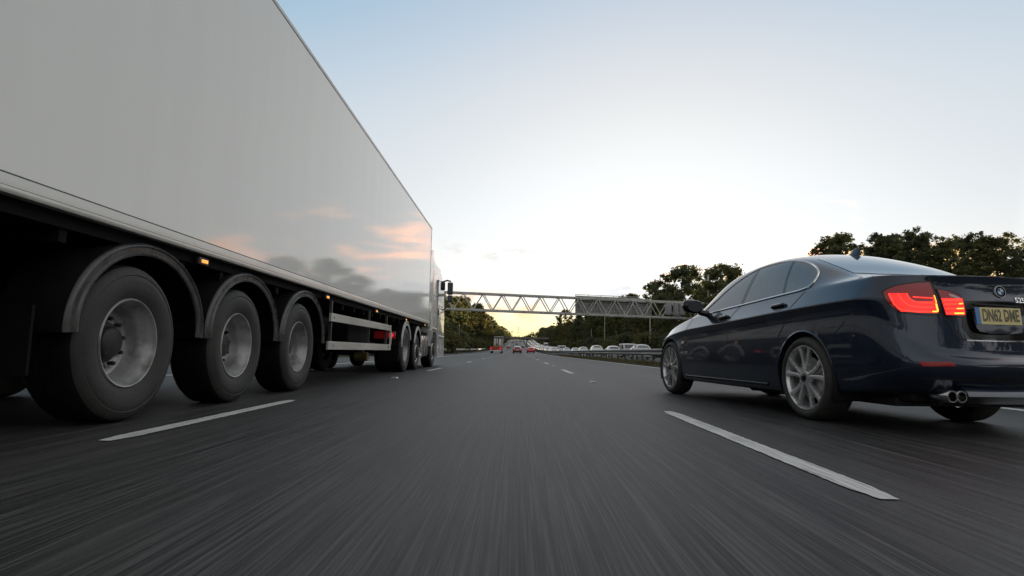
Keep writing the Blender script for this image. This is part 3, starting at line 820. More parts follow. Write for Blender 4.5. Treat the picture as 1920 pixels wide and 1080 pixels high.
WSC = .86
CAR_U = lambda u: 2.316 - u
car = thing('saloon_car', 'large dark navy saloon car with glowing red tail lights and yellow number plate', 'car', (3.034, 6.677, 0), .119, world=False)
def cut_arches(bm, axles, ra, zc=.335, vmin=.45):
    for ya in axles:
        d = [f for f in bm.faces if abs(f.calc_center_median().x) > vmin and (f.calc_center_median().y-ya)**2 + (f.calc_center_median().z-zc)**2 < ra**2]
        bmesh.ops.delete(bm, geom=d, context='FACES')
        for v in bm.verts:
            if v.is_boundary or any(e.is_boundary for e in v.link_edges):
                dy, dz = v.co.y-ya, v.co.z-zc; r = math.hypot(dy, dz)
                if abs(r-ra) < .05 and abs(v.co.x) > vmin: v.co.y = ya+dy*ra/r; v.co.z = zc+dz*ra/r
def build_main_car(root):
    bm = car_loft(SALOON, WSC, 3)
    sk = Skin(bm)
    axF, axR = CAR_U(.832), CAR_U(3.80)
    keep = bm.copy()
    cut_arches(bm, (axF, axR), .380)
    # wheel wells
    mb = MB()
    for ya in (axF, axR):
        for s in (-1, 1):
            mb.lathe([(.380, 0), (.380, .30), (.0, .30)], (s*.905*WSC, ya, .335), 30, -s, R(-25), R(205))
    mb.build('wheel_well', black_matt, root)
    m = MB(); m.bm.free(); m.bm = bm
    body = m.build('body', navy, root, smooth=50, recalc=False)
    # arch lips
    mb = MB()
    for ya in (axF, axR):
        for mode in ('left', 'right'):
            pts = [(2.316 - (ya + .374*math.cos(R(t))), .335 + .374*math.sin(R(t))) for t in range(-18, 199, 6)]
            pts = [p for p in pts if p[1] > .20]
            P = [q for q, n in sk.line(mode, pts, -.004, .05)]
            mb.tube(P, .010, 6)
    mb.build('arch_lip', navy, body)
    # side glass, chrome surround, pillars
    sp = smooth_poly([(1.66, .962), (1.68, .972), (1.92, 1.085), (2.24, 1.255), (2.60, 1.372), (2.92, 1.393), (3.25, 1.383), (3.52, 1.33), (3.70, 1.262), (3.803, 1.19), (3.829, 1.11), (3.77, 1.06), (3.42, 1.045), (2.77, 1.012), (2.35, .994), (2.0, .975)], 2)
    for mode in ('left', 'right'):
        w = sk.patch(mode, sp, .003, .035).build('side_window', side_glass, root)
        mb = MB()
        P = [q for q, n in sk.line(mode, sp, .004, .03, True)]
        mb.tube(P + [P[0]], .0095, 6, caps=False); mb.build('chrome_trim', chrome, w)
        mb = MB()
        sk.ribbon(mb, mode, [(2.70, 1.378), (2.66, 1.015)], .06, .0045); sk.ribbon(mb, mode, [(3.30, 1.376), (3.42, 1.05)], .03, .0045)
        mb.build('window_pillar', black_gloss, w)
    # seams of doors, bonnet, boot, bumper
    mb = MB()
    for mode in ('left', 'right'):
        sk.ribbon(mb, mode, [(1.45, .93), (1.39, .76), (1.34, .60), (1.32, .28)], .009)
        sk.ribbon(mb, mode, [(2.65, 1.007), (2.55, .924), (2.516, .767), (2.47, .68), (2.44, .26)], .009)
        sk.ribbon(mb, mode, smooth_poly([(3.76, 1.04), (3.67, .939), (3.573, .814), (3.43, .66), (3.34, .534), (3.27, .36), (3.23, .262)], 2, False), .009)
        sk.ribbon(mb, mode, [(1.34, .262), (3.24, .262)], .012)
        sk.ribbon(mb, mode, smooth_poly([(4.16, .66), (4.22, .70), (4.30, .765)], 1, False), .007)
        sk.ribbon(mb, mode, [(.70, .83), (1.0, .885), (1.40, .945)], .008)
    mb.build('door_seam', black_matt, body)
    mb = MB()
    for mode in ('left', 'right'):
        P = [q for q, n in sk.line(mode, [(1.34, .250), (3.24, .250)], .004, .08)]
        mb.tube(P, .014, 6)
    mb.build('sill_trim', black_gloss, body)
    # door handles: black patch painting the scoop's shade + grip
    for mode in ('left', 'right'):
        for uc in (2.37, 3.44):
            el = [(uc + .095*math.cos(R(t)), .885+.040*(uc-2.37) + .030*math.sin(R(t))) for t in range(0, 360, 20)]
            sc_ = sk.patch(mode, el, .0025, .02).build('handle_scoop_shade', black_gloss, body)
            mb = MB(); L_ = sk.line(mode, [(uc-.115, .890+.040*(uc-2.37)), (uc+.115, .900+.040*(uc-2.37))], .020, .025)
            P = [q for q, n in L_]; n_ = len(P)
            P[0] = P[0] - L_[0][1]*.018; P[-1] = P[-1] - L_[-1][1]*.018
            mb.tube(P, [.010]+[.014]*(n_-2)+[.010], 8); mb.build('door_handle', navy, body)
    # side indicator behind the front wheel
    for mode in ('left', 'right'):
        sk.patch(mode, [(1.20, .652), (1.25, .672), (1.32, .670), (1.315, .640), (1.24, .634)], .005, .02).build('side_indicator', chrome, body)
    # windscreen and rear window
    fw = [(-.60*WSC, 1.07), (-.50*WSC, 1.39), (0, 1.415), (.50*WSC, 1.39), (.60*WSC, 1.07), (0, 1.06)]
    sk.patch('front', fw, .003, .05).build('windscreen', glass_dark, root)
    rw_ = [(-.565*WSC, 4.06), (-.555*WSC, 3.8), (-.515*WSC, 3.52), (-.2, 3.46), (.2, 3.46), (.515*WSC, 3.52), (.555*WSC, 3.8), (.565*WSC, 4.06), (.3, 4.10), (-.3, 4.10)]
    sk.patch('top', rw_, .003, .05).build('rear_window', rear_glass, root)
    # shark fin aerial
    mb = MB()
    u0 = 3.44; zt = sk.hit('top', 0, u0)[0].z - .006
    rings = []
    for t, hh in ((0, .0), (.25, .025), (.55, .052), (.8, .062), (.95, .058), (1.0, .0)):
        hh *= 1.12; y = CAR_U(u0 - .12 + .20*t); wv = .036*math.sin(PI*min(1, t*1.1+.08))**.5 if t < 1 else .012
        rings.append([(-wv, y, zt-.005), (-wv*.45, y, zt+hh*.7), (0, y, zt+hh+.004), (wv*.45, y, zt+hh*.7), (wv, y, zt-.005)])
    mb.loft(rings, True); mb.build('roof_aerial', navy, root)
    # door mirrors
    for s in (-1, 1):
        xb = s*.80*WSC
        mb = MB()
        rr = []
        for k, (dx, sc_) in enumerate(((.10, .55), (.125, .9), (.18, 1.0), (.26, .96), (.315, .80), (.335, .45))):
            rr.append([(xb+s*dx, CAR_U(1.83) + sc_*(.075*math.cos(t)+.012) - dx*.10, 1.035 + sc_*.082*math.sin(t)*(1 if math.sin(t) > 0 else .9) + .05*dx) for t in [2*PI*q/16 for q in range(16)]])
        mb.loft(rr); mo = mb.build('door_mirror', black_gloss, root, smooth=60)
        mb = MB(); mb.tube([(xb-s*.05, CAR_U(1.86), .945), (xb+s*.06, CAR_U(1.84), .975), (xb+s*.14, CAR_U(1.83), .99)], [.045, .035, .03], 10); mb.build('mirror_foot', black_gloss, mo)
        mb = MB(); pts = []
        mb.loft([[(xb+s*(.215+.095*math.cos(t)), CAR_U(1.905)-.025-.0015*q, 1.045+.062*math.sin(t)) for t in [2*PI*k/20 for k in range(20)]] for q in (0, 2)]); mb.build('mirror_glass', glass_dark, mo)
    # ---- tail
    K = .0155   # metres per degree round the corner, for point spacing only
    outer = TL_OUTER; inner = TL_INNER
    for mode in ('wrap', 'wrapright'):
        a = sk.patch(mode, outer, .006, .02, K).build('tail_light', red_glass, root)
        b = sk.patch(mode, inner, .006, .02, K).build('lid_light', red_glass, a)
        mb = MB(); sk.ribbon(mb, mode, outer, .010, .007, .02, True, K); sk.ribbon(mb, mode, inner, .008, .007, .02, True, K); mb.build('lamp_edge', black_gloss, a)
        sk.patch(mode, TL_GLOW, .0080, .02, K).build('glow_panel', red_soft, a)
        sk.patch(mode, [(20.9, .905), (13.2, .908), (12.9, .80), (19.8, .797)], .0080, .02, K).build('glow_panel', red_soft, b)
        mb = MB()
        for bar, wd in TL_BARS: sk.ribbon(mb, mode, smooth_poly(bar, 2, False), wd, .0095, .015, False, K)
        mb.build('light_bar', red_glow, a)
        mb = MB()
        for bar, wd in TL_HOT: sk.ribbon(mb, mode, bar, wd, .0115, .012, False, K)
        mb.build('bulb_glow', hot_glow, a)
        mb = MB()
        for bar, wd in TL_INBARS: sk.ribbon(mb, mode, bar, wd, .0095, .015, False, K)
        mb.build('light_bar', red_glow, b)
        mb = MB()
        for bar, wd in TL_INHOT: sk.ribbon(mb, mode, bar, wd, .0115, .012, False, K)
        mb.build('bulb_glow', hot_glow, b)
        sk.patch(mode, TL_REV, .009, .012, K).build('reversing_lamp', clear_lamp, b)
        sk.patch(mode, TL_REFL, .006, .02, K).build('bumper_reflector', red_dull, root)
    # lid seams, and a black patch standing in for shadow in the plate recess
    mb = MB()
    for mode in ('wrap', 'wrapright'):
        sk.ribbon(mb, mode, TL_LIDSEAM, .010, .002, .02, False, K)
    mb.build('lid_seam', black_matt, body)
    rec = [(-.232, .893), (-.10, .895), (.10, .892), (.262, .886), (.30, .80), (.27, .70), (.22, .642), (-.22, .642), (-.27, .72)]
    sk.patch('rear', rec, .002, .03).build('lid_recess_shade', black_gloss, root)
    mb = MB(); sk.ribbon(mb, 'rear', [(-.25, .630), (0, .628), (.30, .632)], .008, .003); mb.build('lid_edge', chrome, body)
    mb = MB(); sk.ribbon(mb, 'rear', [(-.17, .872), (.0, .868), (.17, .862)], .010, .012); mb.build('plate_lamp_strip', black_matt, body)
    # number plate
    q, n = sk.hit('rear', (PLATE_V0+PLATE_V1)/2, PLATE_Z)
    ang = math.atan2(n.z, -n.y)
    pm = Matrix.Translation(q + n*.022) @ Matrix.Rotation(ang*-1, 4, 'X')
    hw = (PLATE_V1-PLATE_V0)/2
    mb = MB(); mb.prism(smooth_poly([(-hw-.012, .064), (hw+.045, .064), (hw+.045, -.07), (hw-.02, -.118), (-hw+.03, -.118), (-hw-.012, -.07)], 1), 1, -.006, .004); mb.bm.transform(pm); holder = mb.build('plate_holder', navy, root)
    mb = MB(); mb.box(-hw+.034, hw, -.011, -.0061, -.056, .056); mb.bm.transform(pm); pl = mb.build('number_plate', plate_yellow, holder)
    mb = MB(); mb.box(-hw, -hw+.0339, -.011, -.0061, -.056, .056); mb.bm.transform(pm); mb.build('plate_band', plate_blue, holder)
    me = text_mesh('DN62 DME', .112, .0005, .003); me.transform(Matrix.Translation((.022, -.0125, 0)) @ Matrix.Rotation(PI/2, 4, 'X'))
    xs = [v.co.x for v in me.vertices]; sc_ = .278/(max(xs)-min(xs)); me.transform(Matrix.Translation((.016, 0, 0)) @ Matrix.Scale(sc_, 4, (1, 0, 0)) @ Matrix.Translation((-(max(xs)+min(xs))/2, 0, 0)))
    me.transform(pm); link('plate_lettering', me, ink, holder)
    mb = MB(); mb.tube([(.062, -.011, -.010), (.062, -.0140, -.010)], .007, 10); mb.bm.transform(pm); mb.build('plate_screw', ink, holder)
    # roundel and model figures
    q, n = sk.hit('rear', BADGE_V, BADGE_Z)
    am = Matrix.Translation(q + n*.003) @ Matrix.Rotation(-math.atan2(n.z, -n.y), 4, 'X')
    def disc(r0, r1, y, a0=0, a1=360, seg=32):
        mb = MB(); A = [a0+(a1-a0)*k/seg for k in range(seg+1)]
        for s0, s1 in zip(A, A[1:]):
            ps = [(r*math.cos(R(s)), y, r*math.sin(R(s))) for r, s in ((r1, s0), (r1, s1))] + ([(r0*math.cos(R(s1)), y, r0*math.sin(R(s1))), (r0*math.cos(R(s0)), y, r0*math.sin(R(s0)))] if r0 > 0 else [(0, y, 0)])
            mb.face(ps)
        mb.bm.transform(am); bmesh.ops.remove_doubles(mb.bm, verts=mb.bm.verts, dist=1e-5); return mb
    mb = MB(); mb.bm.transform(Matrix.Identity(4))
    mb.tube([(0, .004, 0), (0, -.008, 0)], .041, 32); mb.bm.transform(am); bd = mb.build('badge', badge_white, root)
    disc(.024, .037, -.0088).build('badge_ring', black_gloss, bd)
    for a0, mm in ((0, badge_white), (90, badge_blue), (180, badge_white), (270, badge_blue)):
        disc(0, .023, -.0088, a0, a0+90, 8).build('badge_quarter', mm, bd)
    q, n = sk.hit('rear', BADGE_V+.155, BADGE_Z-.058)
    me = text_mesh('525d', .052, .002, .001); me.transform(Matrix.Translation(q + n*.006) @ Matrix.Rotation(-math.atan2(n.z, -n.y), 4, 'X') @ Matrix.Rotation(PI/2, 4, 'X')); link('model_figures', me, chrome, root)
    # bumper: lower valance, strip and exhaust tips
    mb = MB(); sk.ribbon(mb, 'rear', [(-.66*WSC, .375), (0, .372), (.66*WSC, .375)], .012, .0015); mb.build('bumper_groove', black_matt, body)
    val = [(-.70*WSC, .25), (-.66*WSC, .355), (.66*WSC, .355), (.70*WSC, .25), (0, .248)]
    mb = MB()
    mb.prism([(CAR_U(4.60), .20), (CAR_U(4.84), .250), (CAR_U(4.895), .268), (CAR_U(4.885), .292), (CAR_U(4.83), .325), (CAR_U(4.55), .27)], 0, -.325, .62*WSC); mb.build('bumper_lip', navy, root)
    for x in (-.435, -.366):
        mb = MB(); mb.lathe([(.030, 0), (.038, 0), (.041, .004), (.041, .16), (.034, .17), (.034, .006), (.030, .004), (.030, .15), (.0, .15)], (0, 0, 0), 24, 1)
        mb.bm.transform(Matrix.Translation((x, CAR_U(4.885), .266)) @ Matrix.Rotation(PI/2, 4, 'Z'))
        mb.build('exhaust_tip', chrome, root)
    # underside, exhaust box, sub-frame
    mb = MB(); mb.box(-.62*WSC, .62*WSC, CAR_U(4.5), CAR_U(1.2), .17, .24, .02); mb.box(-.6*WSC, -.1, CAR_U(4.62), CAR_U(4.15), .20, .34, .05); mb.tube([(-.55, axR, .33), (.55, axR, .33)], .05, 10); mb.tube([(-.3*WSC, CAR_U(4.1), .20), (-.25, CAR_U(2.0), .16)], .04, 8)
    mb.build('underbody', black_matt, root)
    # wheels
    for ya, tw in ((axF, .225), (axR, .25)):
        for s in (-1, 1):
            x = s*.925*WSC
            mb = MB()
            mb.lathe([(.258, .020), (.270, .006), (.288, 0), (.308, .004), (.322, .020), (.333, .045), (.335, .075), (.335, tw-.075), (.332, tw-.04), (.318, tw-.01), (.246, tw)], (x, ya, .335), 64, -s)
            o = mb.build('wheel', rubber, root)
            mb = MB()
            mb.lathe([(.262, .018), (.258, .010), (.252, .010), (.245, .022), (.238, .04), (.232, .10), (.225, .17)], (x, ya, .335), 64, -s)
            mb.lathe([(.055, .012), (.060, .018), (.062, .06), (.0005, .06)], (x, ya, .335), 24, -s); mb.lathe([(.055, .012), (.0005, .008)], (x, ya, .335), 24, -s)
            for q in range(10):
                t0 = 2*PI*(q//2)/5 + (.19 if q % 2 else -.19)*1.0 + .35
                t1 = 2*PI*(q//2)/5 + (.27 if q % 2 else -.27) + .35
                def pp(r, t, a, dw): return (x - s*a, ya + r*math.cos(t) - dw*math.sin(t), .335 + r*math.sin(t) + dw*math.cos(t))
                rings = []
                for r, t, a, hw_, th in ((.045, t0*.8+t1*0+.2*(2*PI*(q//2)/5+.35), .014, .016, .035), (.12, t0, .022, .015, .03), (.19, (t0+t1)/2, .020, .017, .028), (.248, t1, .014, .021, .03)):
                    rings.append([pp(r, t, a, -hw_), pp(r, t, a-.004, 0), pp(r, t, a, hw_), pp(r, t, a+th, hw_*.8), pp(r, t, a+th, -hw_*.8)])
                mb.loft(rings)
            ri = mb.build('rim', alloy, o)
            mb = MB(); mb.lathe([(.165, .075), (.165, .085), (.0005, .085)], (x, ya, .335), 40, -s); mb.lathe([(.165, .075), (.06, .075)], (x, ya, .335), 40, -s); mb.build('brake_disc', rim_steel, o)
            mb = MB(); mb.lathe([(.0325, .004), (.031, .003), (.0005, .003)], (x, ya, .335), 24, -s); mb.build('hub_cap', black_gloss, ri)
    # front lamps and grille (seen only from the side)
    for mode in ('left', 'right'):
        sk.patch(mode, [(.22, .66), (.30, .73), (.55, .775), (.62, .77), (.50, .70), (.30, .645)], .004, .03).build('headlight', clear_lamp, root)
    for s in (-1, 1):
        sk.patch('front', smooth_poly([(s*.03, .48), (s*.03, .66), (s*.20, .67), (s*.24, .60), (s*.18, .48)], 1), .005, .03).build('grille', black_gloss, root)
    keep.free()
    # overall proportions: a little longer and taller than the drawing, wheels kept round
    HS, LS = 1.045, 1.02
    def walk(o, wheel_c=None):
        for ch in o.children:
            if ch.name.split('.')[0] == 'wheel':
                ys = [v.co.y for v in ch.data.vertices]; c = (max(ys)+min(ys))/2
                wm = Matrix.Translation((0, c*LS, .335*HS)) @ Matrix.Diagonal((1, HS, HS, 1)) @ Matrix.Translation((0, -c, -.335))
                ch.data.transform(wm); walk(ch, wm)
            else:
                ch.data.transform(wheel_c if wheel_c else Matrix.Diagonal((1, LS, HS, 1))); walk(ch, wheel_c)
    walk(root)
    return sk
TL_OUTER = [(39.1, .953), (37.7, .974), (35.1, .997), (31.4, 1.01), (27.6, 1.019), (23.9, 1.023), (23.3, 1.0), (22.7, .946), (22.1, .891), (21.7, .833), (21.8, .801), (23.8, .797), (27.5, .799), (33.4, .811), (35.2, .828), (36.8, .856), (38.1, .896)]
TL_INNER = [(21.8, .971), (19.8, .968), (16.7, .953), (14.0, .93), (12.8, .90), (12.5, .857), (12.8, .804), (13.3, .786), (20.0, .788), (20.4, .822), (20.9, .886), (21.4, .941)]
TL_GLOW = [(37.0, .942), (31.9, .938), (31.2, .900), (29.1, .885), (23.8, .885), (23.4, .925), (22.9, .91), (22.6, .814), (33.8, .816), (36.0, .87)]
TL_BARS = [([(37.0, .940), (36.3, .899), (35.3, .86), (34.0, .83), (31.0, .818), (27.5, .813), (22.7, .814)], .009), ([(34.4, .94), (33.3, .892), (31.6, .858), (28.3, .843), (22.8, .844)], .008),
           ([(31.7, .938), (31.0, .896), (28.6, .874), (23.5, .873)], .007), ([(30.0, .912), (28.0, .908), (23.4, .905)], .008)]
TL_HOT = [([(23.2, .924), (22.9, .875)], .006), ([(23.0, .87), (22.6, .816)], .011), ([(24.4, .816), (22.9, .816)], .009)]
TL_INBARS = [([(20.6, .892), (13.5, .895)], .011), ([(20.3, .865), (13.3, .871)], .011), ([(20.1, .836), (13.3, .840)], .011), ([(19.9, .806), (13.3, .808)], .012)]
TL_INHOT = [([(15.0, .871), (13.5, .873)], .008), ([(16.0, .838), (13.4, .840)], .008), ([(17.0, .806), (13.5, .808)], .010)]
TL_REV = [(18.1, .938), (16.1, .931), (13.9, .910), (15.0, .904), (17.7, .919)]
TL_REFL = [(30.1, .478), (29.3, .484), (20.5, .486), (19.4, .461), (28.9, .455)]
TL_LIDSEAM = [(25.5, 1.075), (24.9, 1.062), (23.7, 1.035), (22.4, .975), (21.6, .908), (21.05, .822), (20.6, .78), (19.2, .754), (17.2, .671), (15.3, .640), (13.0, .630)]
PLATE_V0, PLATE_V1, PLATE_Z = -.195, .150, .790
BADGE_V, BADGE_Z = .058, .962
main_skin = build_main_car(car)

# ------------------------------------------------------------------ sign gantry
def build_gantry():
    A = Vector((-9.3, 76.0, 5.86)); B = Vector((24.9, 81.5, 5.53))     # near lower chord, seen span
    d = (B-A).normalized(); back = Vector((-d.y, d.x, 0)).normalized()*1.45
    up = Vector((0, 0, 2.16)); lf = A - d*1.6; rt = B + d*5.0
    g = thing('sign_gantry', 'grey lattice steel sign gantry spanning the whole motorway', 'gantry', (lf.x, lf.y, 0))
    mb = MB(); mb.bar(lf, rt, .24); mb.build('lower_chord', galv, g)
    mb = MB(); mb.bar(lf+up, rt+up, .22); mb.build('upper_chord', galv, g)
    mb = MB(); mb.bar(lf+back, rt+back, .24); mb.build('lower_chord', galv, g)
    mb = MB(); mb.bar(lf+back+up, rt+back+up, .22); mb.build('upper_chord', galv, g)
    n = int((rt-lf).length/2.56); step = (rt-lf)/n
    for off, nm in ((Vector((0,0,0)), 'front_lattice'), (back, 'rear_lattice')):
        mb = MB()
        for k in range(n):
            p = lf + step*k + off
            mb.bar(p, p+step*.5+up, .105); mb.bar(p+step*.5+up, p+step, .105)
        mb.build(nm, galv, g)
    mb = MB()
    for k in range(n+1):
        p = lf + step*k
        mb.bar(p, p+back, .09); mb.bar(p+step*.5*(k < n)+up, p+step*.5*(k < n)+up+back, .09)
        if k < n: mb.bar(p, p+back+step, .06); mb.bar(p+up, p+up+back+step*.5, .07)
    mb.build('cross_bracing', galv, g)
    # legs
    for e in (lf, rt):
        mb = MB()
        for o_ in (Vector((0,0,0)), back):
            mb.bar(e+o_+up, Vector((e.x+o_.x, e.y+o_.y, 0)), .3)
        for k in range(5):
            z = 1+1.0*k
            a, b = Vector((e.x, e.y, z)), Vector((e.x+back.x, e.y+back.y, z+1.0)); mb.bar(a, b, .1)
        mb.build('gantry_leg', galv, g)
        mb = MB(); mb.box(e.x-.7, e.x+.7, e.y-.5, e.y+2.0, -.1, .35, .03); mb.build('footing', concrete, g)
    # equipment boxes at the right end and a walkway handrail over the sign
    mb = MB()
    for t, w, h, z in ((30.2, .75, 1.6, .35), (31.3, .55, 1.75, .25), (32.2, .7, 1.5, .4)):
        p = A + d*t - back*.12
        c = p + up*.5
        mb.box(p.x-w/2, p.x+w/2, p.y-.15, p.y+.5, p.z+z, p.z+z+h, .04)
    mb.build('control_box', panel_grey, g)
    mb = MB(); H = Vector((0, 0, .42))
    r0, r1 = A+d*17.2+up, A+d*26.0+up
    mb.bar(r0+H, r1+H, .07); mb.bar(r0+H*.5, r1+H*.5, .045)
    for k in range(6):
        p = r0.lerp(r1, k/5); mb.bar(p, p+H, .07)
    mb.build('handrail', galv, g)
    # the sign, seen from its ribbed back; hung on the far face
    s = thing('motorway_sign', 'back of a wide grey ribbed road sign hung behind the gantry lattice', 'road sign', (A.x+18*d.x, A.y+18*d.y, 5.5))
    q0, q1 = A+d*17.65+back*1.25, A+d*28.6+back*1.25
    def slab(mb, a, b, z0, z1, th):
        o = back.normalized()*th
        vs = [(a.x, a.y, z0), (b.x, b.y, z0-.10), (b.x+o.x, b.y+o.y, z0-.10), (a.x+o.x, a.y+o.y, z0)]
        top = [(p[0], p[1], p[2]+(z1-z0)) for p in vs]
        mb.loft([vs, top])
    mb = MB(); slab(mb, q0, q0.lerp(q1, .88), 5.70, 8.32, .05); slab(mb, q0.lerp(q1, .8801), q1, 5.70, 8.12, .05); mb.build('sign_panel', panel_grey, s)
    mb = MB()
    for k in range(11):
        z = 5.85+.235*k
        a, b = q0-back.normalized()*.04, q0.lerp(q1, .99)-back.normalized()*.04
        mb.bar(Vector((a.x, a.y, z)), Vector((b.x, b.y, z-.10)), .055)
    mb.build('panel_rib', galv, s)
    mb = MB()
    for k in range(5):
        p = q0.lerp(q1, .06+.22*k)-back.normalized()*.09
        mb.bar(Vector((p.x, p.y, 5.6)), Vector((p.x, p.y, 8.25)), .09)
    mb.build('panel_post', galv, s)
build_gantry()

# ------------------------------------------------------------------ safety barriers
def w_beam(x, ys, z0, z1, face):
    """corrugated beam along the road; face = -1 fluted towards -x"""
    prof = [(0, 0), (.5, .04), (1, .16), (1, .30), (.45, .42), (.35, .5), (.45, .58), (1, .70), (1, .84), (.5, .96), (0, 1)]
    mb = MB(); V = []
    for y in ys:
        V.append([mb.bm.verts.new((x + face*.075*a, y, zr(y)+z0+(z1-z0)*b)) for a, b in prof])
    for A, B in zip(V, V[1:]):
        for k in range(len(prof)-1): mb.bm.faces.new((A[k], A[k+1], B[k+1], B[k]))
    return mb
def barrier(name, label, x, y0, y1, z0, z1, sides, pitch, posts=100):
    ys = [y0 + (y1-y0)*k/80 for k in range(81)]
    b = thing(name, label, 'crash barrier', (x, y0, 0))
    for s in sides: w_beam(x+s*.10, ys, z0, z1, s).build('beam', galv_dark if len(sides) == 2 else galv, b, smooth=70)
    mb = MB(); n = int((y1-y0)/pitch)
    for k in range(n):
        y = y0+.6+pitch*k
        if k < posts:
            p = MB(); p.box(x-.035, x+.035, y-.055, y+.055, zr(y)-.05, zr(y)+z1-.05); p.box(x-.10, x+.10, y-.03, y+.03, zr(y)+z0+.06, zr(y)+z1-.06); p.build('post', galv_dark, b)
        else:
            mb.box(x-.035, x+.035, y-.055, y+.055, zr(y)-.05, zr(y)+z1-.05)
    if n > posts: struct(mb.build('post_row', galv_dark, b), 'stuff')
    else: mb.bm.free()
barrier('central_barrier', 'double-sided steel crash barrier on posts along the central reservation', 6.30, 3.0, 420, .46, .77, (-1, 1), 2.4)
barrier('verge_barrier', 'long pale single-sided steel crash barrier running below the trees beyond the lorry cab', -10.2, 30, 190, .45, .78, (1,), 3.2)

# ------------------------------------------------------------------ traffic
def paintm(name, c, **k): return mat(name, c, .25, var=.05, coat=.8, rvar=.03, **k)
P_silver = paintm('paint_silver', (.42, .42, .41)); P_white = paintm('paint_white', (.62, .62, .60)); P_cream = paintm('paint_pale_gold', (.50, .46, .38))
P_blue = paintm('paint_pale_blue', (.36, .40, .44)); P_dark = paintm('paint_charcoal', (.03, .032, .036)); P_red = paintm('paint_red', (.42, .012, .015)); P_maroon = paintm('paint_maroon', (.10, .018, .02))
headlamp_on = mat('headlamp_on', (.8, .75, .6), .2, emis=(1.0, .80, .48), estr=1.0)
brake_on = mat('brake_lamp_on', (.6, .02, .02), .25, emis=(1.0, .06, .09), estr=.13)
glass_pale = mat('windscreen_glass', (.10, .11, .115), .06, var=.1, spec=.9, rvar=.02)
def make_car(name, label, T, Lc, hs, wsc, paint, lights, loc, rz, group=None, detail=True, windows=glass_pale):
    """ordinary traffic car built from the same lofted shell"""
    t = thing(name, label, 'car', loc, rz, group, world=False)
    bm = car_loft(T, wsc, 2, 4.9, hs)
    sk = Skin(bm)
    axF, axR = CAR_U(.85), CAR_U(3.72)
    cut_arches(bm, (axF, axR), .36, .32)
    m = MB(); m.bm.free(); m.bm = bm; k = Lc/4.9
    def S(mb): mb.bm.transform(Matrix.Scale(k, 4, (0, 1, 0))); return mb
    body = S(m).build('body', paint, t, smooth=50, recalc=False)
    g = lambda key, u: float(np.interp(u, T[key][0], T[key][1]))
    f0 = 1.5
    tops = [u for u in np.arange(1.75, 3.9, .2)]
    poly = [(1.62, (g('w8', 1.62)+.03)*hs)] + [(u, (g('wR', u)-.055)*hs) for u in tops if g('wR', u)-g('w8', u) > .14] 
    last = poly[-1][0]
    poly += [(last+.06, (g('w8', last)+.05)*hs)] + [(u, (g('w8', u)+.03)*hs) for u in (3.0, 2.3)]
    for mode in ('left', 'right'): S(sk.patch(mode, poly, .004, .10)).build('side_window', windows, t)
    wt, wb = (g('wC', 2.05)-.05)*hs, (g('wC', 1.42)+.06)*hs
    S(sk.patch('front', [(-.60*wsc, wb), (-.50*wsc, wt), (0, wt+.02), (.50*wsc, wt), (.60*wsc, wb)], .004, .10)).build('windscreen', windows, t)
    zt = g('wC', 4.0)
    if T is SALOON: S(sk.patch('top', [(-.52*wsc, 4.0), (-.47*wsc, 3.45), (.47*wsc, 3.45), (.52*wsc, 4.0)], .004, .10)).build('rear_window', windows, t)
    else: S(sk.patch('rear', [(-.56*wsc, 1.08*hs), (-.50*wsc, 1.38*hs), (.50*wsc, 1.38*hs), (.56*wsc, 1.08*hs)], .004, .10)).build('rear_window', windows, t)
    for s in (-1, 1):
        S(sk.patch('front', [(s*.50*wsc, .60*hs), (s*.52*wsc, .69*hs), (s*.78*wsc, .72*hs), (s*.80*wsc, .64*hs), (s*.62*wsc, .60*hs)], .006, .06)).build('headlight', lights[0], t)
        S(sk.patch('rear', [(s*.52*wsc, .82*hs), (s*.54*wsc, .95*hs), (s*.82*wsc, .99*hs), (s*.84*wsc, .86*hs)], .006, .06)).build('tail_light', lights[1], t)
        mb = MB(); mb.box(min(s*.93*wsc, s*1.10*wsc), max(s*.93*wsc, s*1.10*wsc), CAR_U(1.9)*k-.05, CAR_U(1.9)*k+.05, .92*hs, 1.05*hs, .03); mb.build('door_mirror', black_gloss, t)
    S(sk.patch('front', [(-.40*wsc, .42*hs), (-.42*wsc, .58*hs), (.42*wsc, .58*hs), (.40*wsc, .42*hs)], .005, .08)).build('grille', black_gloss, t)
    S(sk.patch('front', [(-.26, .33*hs), (-.26, .415*hs), (.26, .415*hs), (.26, .33*hs)], .012, .08)).build('number_plate', badge_white, t)
    if hs >= .98: S(sk.patch('rear', [(-.26, .70*hs), (-.26, .80*hs), (.26, .80*hs), (.26, .70*hs)], .012, .08)).build('number_plate', plate_yellow, t)
    for ya in (axF*k, axR*k):
        for s in (-1, 1):
            mb = MB(); mb.lathe([(.215, .015), (.27, 0), (.31, .03), (.32, .07), (.32, .18), (.29, .21)], (s*.93*wsc, ya, .32), 24, -s); o = mb.build('wheel', rubber, t)
            mb = MB(); mb.lathe([(.218, .014), (.20, .03), (.10, .012), (.0005, .01)], (s*.93*wsc, ya, .32), 24, -s); mb.build('rim', alloy, o)
    return t
